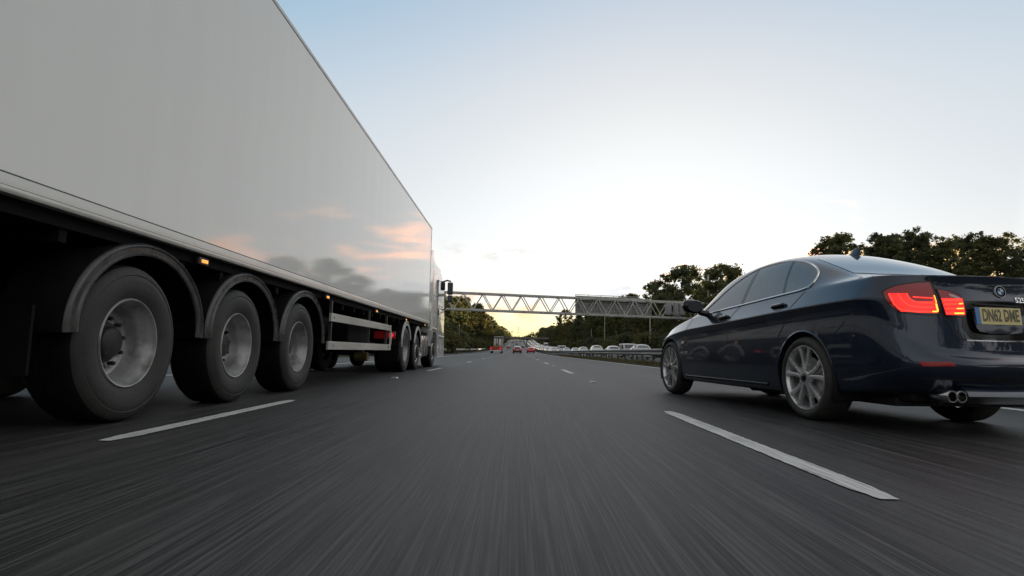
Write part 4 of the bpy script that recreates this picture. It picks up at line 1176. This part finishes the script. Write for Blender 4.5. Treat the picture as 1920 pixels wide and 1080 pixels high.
def make_van(name, label, paint, Lv, Hv, Wv, loc, rz, group=None, lights=None):
    t = thing(name, label, 'van', loc, rz, group, world=False)
    h = Lv/2
    side = [(h, .30), (h+.02, .75), (h-.12, 1.02), (h-.85, 1.20), (h-1.45, Hv-.06), (h-1.75, Hv), (-h+.10, Hv), (-h, Hv-.10), (-h-.02, .40), (-h+.05, .28)]
    rings = []
    for x, k in ((-Wv/2, .94), (-Wv/2+.05, .985), (-Wv/2+.14, 1), (Wv/2-.14, 1), (Wv/2-.05, .985), (Wv/2, .94)):
        rings.append([(x, y, .9+(z-.9)*k) for y, z in side])
    mb = MB(); mb.loft(rings); mb.build('body', paint, t, smooth=30)
    mb = MB(); mb.face([(-Wv/2+.16, h-.90, 1.24), (Wv/2-.16, h-.90, 1.24), (Wv/2-.22, h-1.40, Hv-.12), (-Wv/2+.22, h-1.40, Hv-.12)])
    for v in mb.bm.verts: v.co.y += .012; v.co.z += .012
    r = bmesh.ops.extrude_face_region(mb.bm, geom=list(mb.bm.faces)); [setattr(v, 'co', v.co+Vector((0, .006, .005))) for v in r['geom'] if isinstance(v, bmesh.types.BMVert)]
    mb.build('windscreen', glass_pale, t)
    for s in (-1, 1):
        x = s*(Wv/2-.012)
        mb = MB(); mb.prism([(h-1.05, 1.22), (h-1.55, Hv-.16), (h-2.25, Hv-.16), (h-2.25, 1.2)], 0, min(x, x+s*.02), max(x, x+s*.02)); mb.build('side_window', glass_dark, t)
        mb = MB(); mb.box(s*Wv/2-(.32 if s > 0 else -.06), s*Wv/2-(.06 if s > 0 else -.32), h-.06, h+.035, .72, .90, .02); mb.build('headlight', lights or clear_lamp, t)
        mb = MB(); mb.box(min(s*Wv/2, s*(Wv/2+.2)), max(s*Wv/2, s*(Wv/2+.2)), h-1.2, h-1.08, 1.2, 1.5, .03); mb.build('door_mirror', black_gloss, t)
        for ya in (h-.95, -h+.95):
            mb = MB(); mb.lathe([(.20, .015), (.27, 0), (.32, .03), (.33, .18), (.29, .21)], (s*(Wv/2+.005), ya, .33), 20, -s); mb.build('wheel', rubber, t)
    mb = MB(); mb.box(-Wv/2+.3, Wv/2-.3, h-.02, h+.03, .45, .66, .02); mb.build('grille', black_gloss, t)
    return t
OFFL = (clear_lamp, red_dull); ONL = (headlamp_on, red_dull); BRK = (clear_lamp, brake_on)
oq = 'cars queueing towards the camera beyond the central barrier'
def oc(y): return zr(y)
c_sil = make_car('oncoming_car', 'silver saloon beyond the barrier, nearest of the oncoming queue beside the dark car', SALOON, 4.7, 1.02, 1.0, P_silver, OFFL, (12.5, 59.5, 0), PI, oq)
make_van('oncoming_van', 'pale van half hidden behind the nearest silver oncoming car', P_white, 5.0, 1.93, 1.95, (16.1, 86, oc(86)), PI, 'vans in the oncoming traffic')
make_car('oncoming_car', 'white saloon beyond the barrier just left of the pale van', SALOON, 4.6, 1.02, 1.0, P_white, OFFL, (12.5, 77, oc(77)), PI, oq)
make_car('oncoming_car', 'tall pale gold car with dark windows beyond the barrier', HATCH, 4.6, 1.12, 1.05, P_cream, OFFL, (12.5, 93, oc(93)), PI, oq, windows=glass_dark)
make_car('oncoming_car', 'silver hatchback beyond the barrier, left of the tall pale gold car', HATCH, 4.2, 1.02, 1.0, P_silver, OFFL, (12.4, 111, oc(111)), PI, oq)
make_car('oncoming_car', 'low white saloon beyond the barrier behind the silver hatchback', SALOON, 4.6, .97, 1.0, P_white, OFFL, (12.6, 128, oc(128)), PI, oq)
c_hat = make_car('oncoming_car', 'small pale blue hatchback beyond the barrier in the middle of the queue', HATCH, 4.1, .96, 1.0, P_blue, OFFL, (12.4, 148, oc(148)), PI, oq)
make_van('oncoming_van', 'white van farther along the oncoming queue, right of the lit headlamps', P_white, 5.2, 2.0, 2.0, (12.5, 166, oc(166)), PI, 'vans in the oncoming traffic')
c_lit = make_car('oncoming_car', 'oncoming pale car with one bright headlamp close to the barrier', HATCH, 4.2, 1.0, 1.0, P_silver, ONL, (8.9, 144, oc(144)), PI, oq)
make_car('oncoming_car', 'oncoming white saloon close to the barrier with bright headlamps', SALOON, 4.6, 1.0, 1.0, P_white, ONL, (8.9, 176, oc(176)), PI, oq)
# box lorry in the oncoming queue
t = thing('box_lorry', 'small white box lorry rising above the far oncoming queue', 'lorry', (16.1, 335, zr(335)), 0, world=False)
mb = MB(); mb.box(-1.15, 1.15, -2.6, 3.0, .9, 3.05, .05); mb.build('box_body', P_white, t)
mb = MB(); mb.box(-1.05, 1.05, -4.4, -2.7, .5, 2.5, .15); mb.build('cab', P_white, t)
mb = MB(); mb.box(-.92, .92, -4.43, -4.38, 1.5, 2.3, .02); mb.build('windscreen', glass_dark, t)
for x in (-1.0, 1.0):
    for y in (-3.6, 1.8): mb = MB(); mb.tube([(x-.15, y, .45), (x+.15, y, .45)], .45, 16); mb.build('wheel', rubber, t)
# the long line of lit headlamps climbing the hill
rng = random.Random(7)
proto = [c_lit, c_hat, c_sil]
lit2 = make_car('oncoming_car', 'distant oncoming car with lit headlamps in the queue up the hill', SALOON, 4.6, 1.0, 1.0, P_silver, ONL, (8.9, 196, oc(196)), PI, 'distant oncoming cars with lit headlamps up the hill')
k = 0
for x in (8.9, 12.5, 16.1):
    y = 205 + rng.uniform(0, 12) if x < 10 else 190 + rng.uniform(0, 14)
    while y < 600:
        c = copy_tree(lit2 if (k % 3) else c_lit)
        c.location = (x+rng.uniform(-.25, .25), y, zr(y)); k += 1
        c['label'] = 'distant oncoming car with lit headlamps in the queue up the hill'; c['group'] = 'distant oncoming cars with lit headlamps up the hill'
        y += rng.uniform(11, 21)*(1 + (y-200)/500)
# ahead on our side
make_car('hatchback_car', 'dark maroon hatchback braking between the red lorry and the red car', HATCH, 4.1, .98, .98, P_maroon, BRK, (.05, 122, zr(122)), 0, 'cars ahead on our side')
make_car('hatchback_car', 'small bright red car braking ahead beside the barrier', HATCH, 3.9, .95, 1.0, P_red, BRK, (3.25, 141, zr(141)), 0, 'cars ahead on our side')
fc = make_car('far_car', 'small dark far car between the red flatbed lorry and the maroon hatchback', SALOON, 4.6, 1.0, 1.0, P_dark, BRK, (-4.05, 285, zr(285)), 0, 'cars ahead on our side')
c = copy_tree(fc); c.location = (3.2, 330, zr(330)); c['label'] = 'small dark far car between the maroon hatchback and the bright red car'
for x, y in ((-4.0, 520), (-.3, 560), (3.3, 590), (-.4, 460)):
    c = copy_tree(fc); c.location = (x, y, zr(y)); c['label'] = 'tiny car near the far crest of our carriageway'; c['group'] = 'tiny cars near the far crest of our carriageway'
# flatbed lorry ahead in the left lane
FY = 118.0; zf = zr(FY)
t = thing('flatbed_lorry', 'red flatbed lorry with a pale cab driving ahead below the gantry', 'lorry', (-4.15, FY, zf), 0, world=False)
red_bed = mat('red_bodywork', (.48, .04, .028), .5, var=.15, scale=3, dirt=((.10, .05, .035), 2.0, .5))
mb = MB(); mb.box(-1.2, 1.2, -.1, 0, .72, 1.32, .01); mb.build('tailboard', red_bed, t)
mb = MB(); mb.box(-1.2, 1.2, .02, 4.6, .92, 1.08); mb.box(-1.2, -1.14, .02, 4.6, 1.08, 1.34); mb.box(1.14, 1.2, .02, 4.6, 1.08, 1.34); mb.build('flatbed', red_bed, t)
mb = MB(); mb.box(-1.22, 1.16, -.16, -.05, .40, .62, .01); mb.build('rear_bumper', P_white, t)
for x in (-1.05, .85): mb = MB(); mb.box(x-.12, x+.12, -.19, -.10, .78, 1.0, .01); mb.build('tail_light', brake_on, t)
mb = MB(); mb.box(-.28, .28, -.19, -.162, .42, .56); mb.build('number_plate', plate_yellow, t)
mb = MB(); mb.box(-.45, 1.05, 4.9, 6.6, .7, 3.45, .12); mb.build('cab', P_white, t)
mb = MB(); mb.box(-.62, 1.22, 4.72, 4.80, 1.1, 3.3); o = mb.build('headboard', P_white, t)
mb = MB()
for x0, x1, z0, z1 in ((-.62, 1.22, 3.02, 3.22), (.18, .34, 1.2, 3.02), (-.25, -.12, 1.6, 2.9), (.92, 1.05, 1.4, 3.02), (-.22, .10, 1.3, 1.95)): mb.box(x0, x1, 4.66, 4.715, z0, z1)
mb.build('headboard_bar', black_matt, o)
mb = MB(); mb.box(-.66, 1.26, 4.60, 4.82, 3.28, 3.46, .02); mb.box(-.68, -.60, 4.6, 4.82, 1.2, 3.3); mb.box(1.2, 1.28, 4.6, 4.82, 1.2, 3.3); mb.build('head_frame', galv, t)
for x in (-.98, .98):
    for y in (1.0, 5.8): mb = MB(); mb.tube([(x-.16, y, .42), (x+.16, y, .42)], .42, 18); mb.build('wheel', rubber, t)
mb = MB(); mb.box(-.6, -.45, -.0, 6, .5, .9); mb.box(.45, .6, 0, 6, .5, .9); mb.build('chassis', chassis_black, t)
l_ = thing('tarpaulin_load', 'olive tarpaulin bundle lying on the red flatbed lorry', 'load', (-4.15, FY+1.5, zf+1.08), 0, world=False)
mb = MB()
rings = []
for y, k in ((-1.2, .3), (-1.0, .8), (-.4, 1.0), (.6, .95), (1.3, .9), (1.6, .4)):
    rings.append([(.15+.75*k*math.cos(a), y, max(.0, .42*k*(1+.15*math.sin(3*a+y*2))*(math.sin(a)+.35))) for a in [2*PI*q/14 for q in range(14)]])
mb.loft(rings); mb.build('tarpaulin', mat('olive_tarpaulin', (.13, .11, .05), .8, var=.3, scale=4, bump=.4), l_)
mb = MB()
for y in (-.5, .7): mb.tube([(.15+.80*math.cos(a), y, .03+max(0, .46*(math.sin(a)+.30))) for a in [PI*q/10 for q in range(-1, 12)]], .02, 6)
mb.build('strap', black_matt, l_)

# ------------------------------------------------------------------ overbridge, posts, pylon
b = thing('overbridge', 'far dark concrete road bridge crossing the motorway below the wooded skyline', 'bridge', (10, 400, zr(400)), 0)
zb = 8.75
mb = MB(); mb.box(-40, 75, 398, 406, zb, zb+.9); mb.build('deck', mat('bridge_concrete', (.10, .095, .085), .9, var=.2, scale=.3), b)
mb = MB(); mb.box(-40, 75, 397.6, 397.98, zb+.3, zb+1.6); mb.box(-40, 75, 406.02, 406.4, zb+.3, zb+1.6); mb.build('parapet', mat('bridge_parapet', (.14, .135, .12), .8, var=.3, scale=.2), b)
for x in (-11.5, 6.45, 21.5):
    mb = MB(); mb.box(x-.35, x+.35, 399.5, 404.5, zr(400)-.3, zb-.01); mb.build('pier', concrete, b)
mb = MB(); mb.box(-40, -14, 398.5, 405.5, zr(400)-1, zb-.01); mb.box(24, 75, 398.5, 405.5, zr(400)-1, zb-.01); mb.build('abutment', concrete, b)
post_m = galv
def pole(x, y, h, label, boxz=None, r=.055, group='thin roadside poles'):
    z0 = zr(y) + (.3 if x > 20 else .15)
    p = thing('roadside_pole', label, 'pole', (x, y, z0), 0, group)
    mb = MB(); mb.tube([(x, y, z0-.3), (x, y, z0+h*.5), (x, y, z0+h)], [r*1.25, r, r*.8], 8); mb.build('shaft', post_m, p)
    mb = MB(); mb.box(x-.12, x+.12, y-.12, y+.12, z0-.3, z0+.5, .02); mb.build('base_door', post_m, p)
    if boxz: mb = MB(); mb.box(x-.16, x+.16, y-.20, y-.03, z0+boxz, z0+boxz+.42, .02); mb.build('junction_box', panel_grey, p)
    mb = MB(); mb.tube([(x, y, z0+h), (x, y, z0+h+.06)], r*1.3, 8); mb.build('cap', post_m, p)
pole(20.8, 93, 9.5, 'thin grey pole with a small box under the right part of the gantry', 3.6, .09)
pole(20.6, 140, 9.5, 'thin grey pole standing behind the grey sign panel', 3.0, .09)
pole(20.7, 166, 6.5, 'shorter thin pole behind the tall pale gold oncoming car', None, .08)
pole(29.5, 91.5, 12.6, 'pale post rising in front of the big trees right of the gantry', None, .14)
pole(-11.2, 114, 4.9, 'thin grey pole in front of the trees just past the lorry cab', 1.6, .05)
pole(-11.6, 160, 5.4, 'thinner pole among the trees nearer the red flatbed lorry', None, .04)
pz = zr(900)
p = thing('electricity_pylon', 'tiny lattice electricity pylon on the far skyline above the road', 'pylon', (1.2, 900, pz), 0)
mb = MB()
lv = [(0, 2.6), (6, 1.9), (12, 1.2), (17, .8), (22, .45), (25, .05)]
for (z0, w0), (z1, w1) in zip(lv, lv[1:]):
    for sx, sy in ((-1,-1), (1,-1), (1,1), (-1,1)):
        mb.bar((1.2+sx*w0, 900+sy*w0, pz+z0), (1.2+sx*w1, 900+sy*w1, pz+z1), .22)
    mb.bar((1.2-w0, 900-w0, pz+z0), (1.2+w1, 900-w1, pz+z1), .14); mb.bar((1.2+w0, 900-w0, pz+z0), (1.2-w1, 900-w1, pz+z1), .14)
mb.build('lattice', galv_dark, p)
for z, w in ((15.5, 4.2), (19, 3.4), (22.3, 2.6)):
    mb = MB(); mb.bar((1.2-w, 900, pz+z), (1.2+w, 900, pz+z), .2); mb.build('cross_arm', galv_dark, p)

# ------------------------------------------------------------------ trees and bushes
def leaf_cloud(rng, clumps, per, size, aspect=1.0):
    """clumps: (centre, radius); many small leaf sprays spread through each clump"""
    nr = np.random.default_rng(rng.randrange(1 << 30))
    pts = []; rad = []
    for c, r in clumps:
        n = max(14, int(per*r*r))
        d = nr.normal(size=(n, 3)); d /= np.linalg.norm(d, axis=1)[:, None]
        rr = r*(nr.random(n)**.55)*(1+.30*nr.normal(size=n))
        q = np.array(c)[None] + d*rr[:, None]*np.array([1, 1, .85])[None]
        pts.append(q); rad.append(d)
    P = np.concatenate(pts); D = np.concatenate(rad); n = len(P)
    a = nr.normal(size=(n, 3)); a[:, 2] *= .7; a /= np.linalg.norm(a, axis=1)[:, None]
    nrm = D*.8 + nr.normal(size=(n, 3))*.6; nrm /= np.linalg.norm(nrm, axis=1)[:, None]
    b = np.cross(nrm, a); b /= (np.linalg.norm(b, axis=1)[:, None]+1e-9); a = np.cross(b, nrm)
    s = size*(.55+.9*nr.random(n))[:, None]
    w = s*(.42+.25*nr.random(n))[:, None]*aspect
    V = np.stack([P-a*s*.5, P+b*w*.5-a*s*.05, P+a*s*.55, P-b*w*.5+a*s*.05], 1).reshape(-1, 3)
    me = bpy.data.meshes.new('crown')
    me.vertices.add(4*n); me.vertices.foreach_set('co', V.astype(np.float32).ravel())
    me.loops.add(4*n); me.loops.foreach_set('vertex_index', np.arange(4*n, dtype=np.int32))
    me.polygons.add(n); me.polygons.foreach_set('loop_start', np.arange(0, 4*n, 4, dtype=np.int32)); me.polygons.foreach_set('loop_total', np.full(n, 4, dtype=np.int32))
    me.update(); me.validate()
    return me
def tree_mesh(seed, H, Wd, base, lm, per, size, shape='round', name='tree'):
    rng = random.Random(seed)
    t = bpy.data.objects.new(name, None); COL.objects.link(t)
    mb = MB()
    lean = (rng.uniform(-.3, .3), rng.uniform(-.3, .3))
    pts = [(0, 0, -.4), (lean[0]*.2, lean[1]*.2, H*.25), (lean[0], lean[1], H*.55), (lean[0]*1.2, lean[1]*1.2, H*.86)]
    mb.tube(pts, [.026*H, .02*H, .012*H, .003*H], 8)
    clumps = []
    n = 40 if shape == 'round' else 64
    for k in range(n):
        if shape == 'round':
            h = rng.random()**.8; z = base + (H-base)*h
            prof = math.sin(PI*min(1, (h*.86+.14)))**.55
            rr = Wd*prof*(.35+.65*rng.random()**.5); a = rng.uniform(0, 2*PI)
            r = rng.uniform(.11, .19)*Wd*2*.72
            z = min(z, H-r*.7)
        else:
            h = (k+.5)/n; z = base + (H-base)*h
            prof = min(1, (1.06-h)/.55)**.7*min(1, .75+h)
            rr = Wd*prof*(.15+.75*rng.random()**.5); a = rng.uniform(0, 2*PI)
            r = rng.uniform(.24, .40)*Wd*(1.1-.62*h)
            z = min(z, H-r*.5)
        c = (lean[0]*h+rr*math.cos(a), lean[1]*h+rr*math.sin(a), z)
        clumps.append((c, r))
        if k % 3 == 0:
            z0 = max(base*.6, z - rr*.9)
            mb.tube([(lean[0]*h*.7, lean[1]*h*.7, z0), (c[0]*.5, c[1]*.5, (z0+z)/2+.2), c], [.010*H, .006*H, .002*H], 5)
    if shape != 'round':
        clumps.append(((lean[0], lean[1], H-.5), .4))
        for k in range(70):                       # loose sprigs breaking the outline
            h = rng.random()**.6; a = rng.uniform(0, 2*PI); prof = min(1, (1.06-h)/.55)**.7*min(1, .75+h)
            clumps.append(((lean[0]*h+Wd*1.12*prof*math.cos(a), lean[1]*h+Wd*1.12*prof*math.sin(a), base+(H-base)*h+rng.uniform(0, .35)), rng.uniform(.12, .34)))
    else:
        for k in range(46):
            h = rng.random()**.7; a = rng.uniform(0, 2*PI); prof = math.sin(PI*min(1, (h*.86+.14)))**.55
            clumps.append(((lean[0]*h+Wd*1.15*prof*math.cos(a), lean[1]*h+Wd*1.15*prof*math.sin(a), base+(H-base)*h*.98), rng.uniform(.3, .75)))
    mb.build('trunk', bark, t)
    me = leaf_cloud(rng, clumps, per, size)
    link('crown', me, lm, t)
    return t
protos = [tree_mesh(11, 15, 5.2, 1.6, leaf_a, 150, .50), tree_mesh(12, 15, 4.6, 1.2, leaf_b, 150, .50), tree_mesh(13, 15, 5.8, 2.0, leaf_c, 140, .52),
          tree_mesh(14, 15, 4.2, 1.0, leaf_b, 160, .48), tree_mesh(15, 15, 5.0, 1.4, leaf_a, 150, .50)]
conif = [tree_mesh(21, 9, 2.1, .5, leaf_c, 700, .20, 'cone'), tree_mesh(22, 9, 1.8, .4, leaf_c, 750, .19, 'cone'), tree_mesh(23, 9, 2.4, .5, leaf_a, 700, .20, 'cone')]
used = set()
def plant(proto, x, y, z, h, H0, label, group=None, rz=0.0, wide=1.0, cat='tree', name=None):
    o = proto if proto.name not in used else copy_tree(proto)
    used.add(proto.name)
    s = h/H0; o.location = (x, y, z); o.rotation_euler = (0, 0, rz); o.scale = (s*wide, s*wide, s)
    tag(o, label, cat, group)
    return o
def gz(x, y):
    d = abs(x) if x < 0 else x
    if x < 0: e = float(np.interp(-x, [9.7, 11, 14, 22, 60], [0, .25, .9, 2.6, 3.4]))
    else: e = float(np.interp(x, [19.7, 21, 24, 32, 70], [0, .10, .6, 1.4, 2.2]))
    return zr(y) + e
rt = random.Random(5)
# named trees of the skyline: x, y, total height above the road, label
SKY = [(-15.4, 138, 12.0, 'tall dark tree behind the left end of the gantry beside the lorry cab'),
       (-15.5, 176, 16.0, 'rounded tree whose crown shows through the left bays of the gantry'),
       (-15.0, 214, 16.6, 'bushy tree just below the left part of the gantry'),
       (34.2, 99, 15.6, 'big rounded tree with sunlit top rising beside the dark car roof'),
       (33.5, 121, 18.6, 'tallest broad tree above the right end of the gantry'),
       (29.5, 88, 11.5, 'medium tree between the big rounded tree and the dark car windscreen'),
       (33.0, 138, 17.4, 'broad tree left of the tallest one above the gantry equipment boxes'),
       (31.0, 166, 17.0, 'tree showing just over the grey sign panel'),
       (28.0, 352, 22.5, 'lone round tree standing out on the far right skyline under the gantry')]
for k, (x, y, h, lb) in enumerate(SKY):
    z = gz(x, y)
    plant(protos[(0, 1, 3, 4, 2, 0, 2, 1, 3)[k]], x, y, z, h-(z-zr(y)), 15, lb, 'skyline trees', rt.uniform(0, 6))
# rows of trees along both sides
def row(side, y0, y1, xs, hs, step, label, group):
    y = y0
    while y < y1:
        x = rt.uniform(*xs)*side; z = gz(x, y); h = rt.uniform(*hs)
        if side < 0 and y > 330: h *= .95
        if side < 0 and y < 170: h = min(h, .0955*y - z - .3)
        plant(rt.choice(protos), x, y, z, h, 15, label, group, rt.uniform(0, 6), rt.uniform(.9, 1.2))
        y += step*rt.uniform(.7, 1.3)*(1 + max(0, y-200)/400)
row(-1, 64, 620, (14.5, 17), (11.0, 14.5), 8.5, 'leafy roadside tree in the front row on the embankment beyond the white lorry', 'left roadside trees')
row(-1, 70, 620, (21, 27), (11.0, 14.0), 12, 'leafy tree in the second row on the embankment beyond the white lorry', 'left back row trees')
row(1, 84, 190, (27, 31), (8.0, 10.5), 7.5, 'leafy roadside tree on the embankment behind the oncoming queue', 'right roadside trees')
row(1, 130, 215, (30, 38), (12.5, 15.5), 9, 'tall leafy tree in the back row behind the oncoming queue', 'right back row trees')
row(1, 205, 620, (24.5, 29), (10.5, 14), 9.5, 'leafy tree on the distant embankment behind the headlamp queue', 'far right roadside trees')
row(1, 215, 620, (32, 42), (12.5, 15.5), 13, 'leafy tree in the back row of the distant embankment behind the headlamp queue', 'far right back row trees')
# the conifer row close on the right, behind the dark car
k = 0
y = 27.0
while y < 84:
    x = 27.0 + rt.uniform(-.8, .8); h = (.204*y+.10 + rt.uniform(-1.0, .25)) if y < 52 else rt.uniform(6.2, 7.6)
    if 45.8 < y < 47.6 or 35.0 < y < 36.5: h *= .68
    z = gz(x, y)
    lb = ('dark narrow conifer in the row behind the dark saloon')
    plant(conif[k % 3], x, y, z-.2, min(h, 12), 9, lb, 'conifers in a row behind the dark saloon', rt.uniform(0, 6), rt.uniform(1.0, 1.35)); k += 1
    y += rt.uniform(1.0, 1.75)
# undergrowth along the foot of the trees
def bush_proto(seed, lm):
    rng = random.Random(seed)
    t = bpy.data.objects.new('bush', None); COL.objects.link(t)
    cl = [((rng.uniform(-1.6, 1.6), rng.uniform(-2.2, 2.2), rng.uniform(.4, 1.9)), rng.uniform(.6, 1.0)) for _ in range(14)]
    link('foliage', leaf_cloud(rng, cl, 170, .34), lm, t)
    mb = MB()
    for c, r in cl[:6]: mb.tube([(c[0]*.3, c[1]*.3, -.2), (c[0]*.7, c[1]*.7, c[2]*.6), c], [.05, .035, .01], 5)
    mb.build('stem', bark, t)
    return t
bushes = [bush_proto(31, leaf_b), bush_proto(32, leaf_c), bush_proto(33, leaf_a)]
def brow(side, y0, y1, xs, hs, step, label, group):
    y = y0
    while y < y1:
        x = rt.uniform(*xs)*side
        plant(rt.choice(bushes), x, y, gz(x, y)-.1, rt.uniform(*hs), 2.6, label, group, rt.uniform(-.4, .4), rt.uniform(1.0, 1.3), 'bush')
        y += step*rt.uniform(.7, 1.3)*(1+max(0, y-120)/180)
brow(-1, 58, 600, (12.4, 13.8), (2.4, 4.2), 3.8, 'dense bush at the foot of the trees behind the verge barrier', 'bushes along the left verge')
brow(1, 24, 80, (23, 26.5), (2.2, 3.8), 2.8, 'dense dark bush below the conifer row behind the dark saloon', 'bushes below the conifers')
brow(1, 80, 600, (22.2, 24.5), (2.8, 4.8), 3.6, 'dense bush at the foot of the trees behind the oncoming queue', 'bushes along the right verge')
# far wood closing the view, and rough grass of the central reservation
rng = random.Random(99)
cl = [((rng.uniform(-150, 260), 660+rng.uniform(0, 70), zr(690)+rng.uniform(1, 7.5)), rng.uniform(2.5, 4.5)) for _ in range(420)]
cl += [((rng.uniform(22, 60), rng.uniform(425, 640), zr(500)+rng.uniform(0, 9)), rng.uniform(2.5, 4.0)) for _ in range(60)]
cl = [c for c in cl if not (-9 < c[0][0] < 9)] + [((x, 735, zr(690)+2.5), 3.4) for x in range(-14, 16, 3)]
w_ = link('far_wood', leaf_cloud(rng, cl, 9, 1.5), leaf_b); w_['kind'] = 'stuff'; w_['label'] = 'far wooded skyline closing the view up the road'
cl = []
for k in range(330):
    side = -1 if k % 3 == 0 else 1
    y = rng.uniform(-170, 22 if side > 0 else 60); x = side*rng.uniform(15 if side < 0 else 25, 27 if side < 0 else 36)
    cl.append(((x, y, gz(x, 0)+rng.uniform(.5, 11.5)), rng.uniform(1.6, 2.6)))
w_ = link('roadside_wood', leaf_cloud(rng, cl, 42, .8), leaf_b); w_['kind'] = 'stuff'; w_['label'] = 'dense wood running on along the motorway beside and behind the dark saloon'
nr = np.random.default_rng(3)
n = 15000
gy = 3 + 87*nr.random(n)**1.6; gx = np.where(nr.random(n) < .8, 5.82+1.2*nr.random(n), 6.3+.25*nr.normal(size=n)); gx = np.clip(gx, 5.80, 7.08)
hh = (.05+.13*nr.random(n))*(1+.8*(abs(gx-6.3) < .25)); az = nr.random(n)*PI; ww = .006+.010*nr.random(n)
lx, ly = nr.normal(size=n)*.05, nr.normal(size=n)*.05
V = np.stack([np.stack([gx-ww*np.cos(az), gy-ww*np.sin(az), np.full(n, .03)], 1), np.stack([gx+ww*np.cos(az), gy+ww*np.sin(az), np.full(n, .03)], 1), np.stack([gx+lx, gy+ly, .05+hh], 1)], 1).reshape(-1, 3)
me = bpy.data.meshes.new('rough_grass'); me.vertices.add(3*n); me.vertices.foreach_set('co', V.astype(np.float32).ravel())
me.loops.add(3*n); me.loops.foreach_set('vertex_index', np.arange(3*n, dtype=np.int32)); me.polygons.add(n)
me.polygons.foreach_set('loop_start', np.arange(0, 3*n, 3, dtype=np.int32)); me.polygons.foreach_set('loop_total', np.full(n, 3, dtype=np.int32)); me.update()
gr = link('grass', me, twig_leaf); gr['kind'] = 'stuff'; gr['label'] = 'rough dry grass under the central barrier'
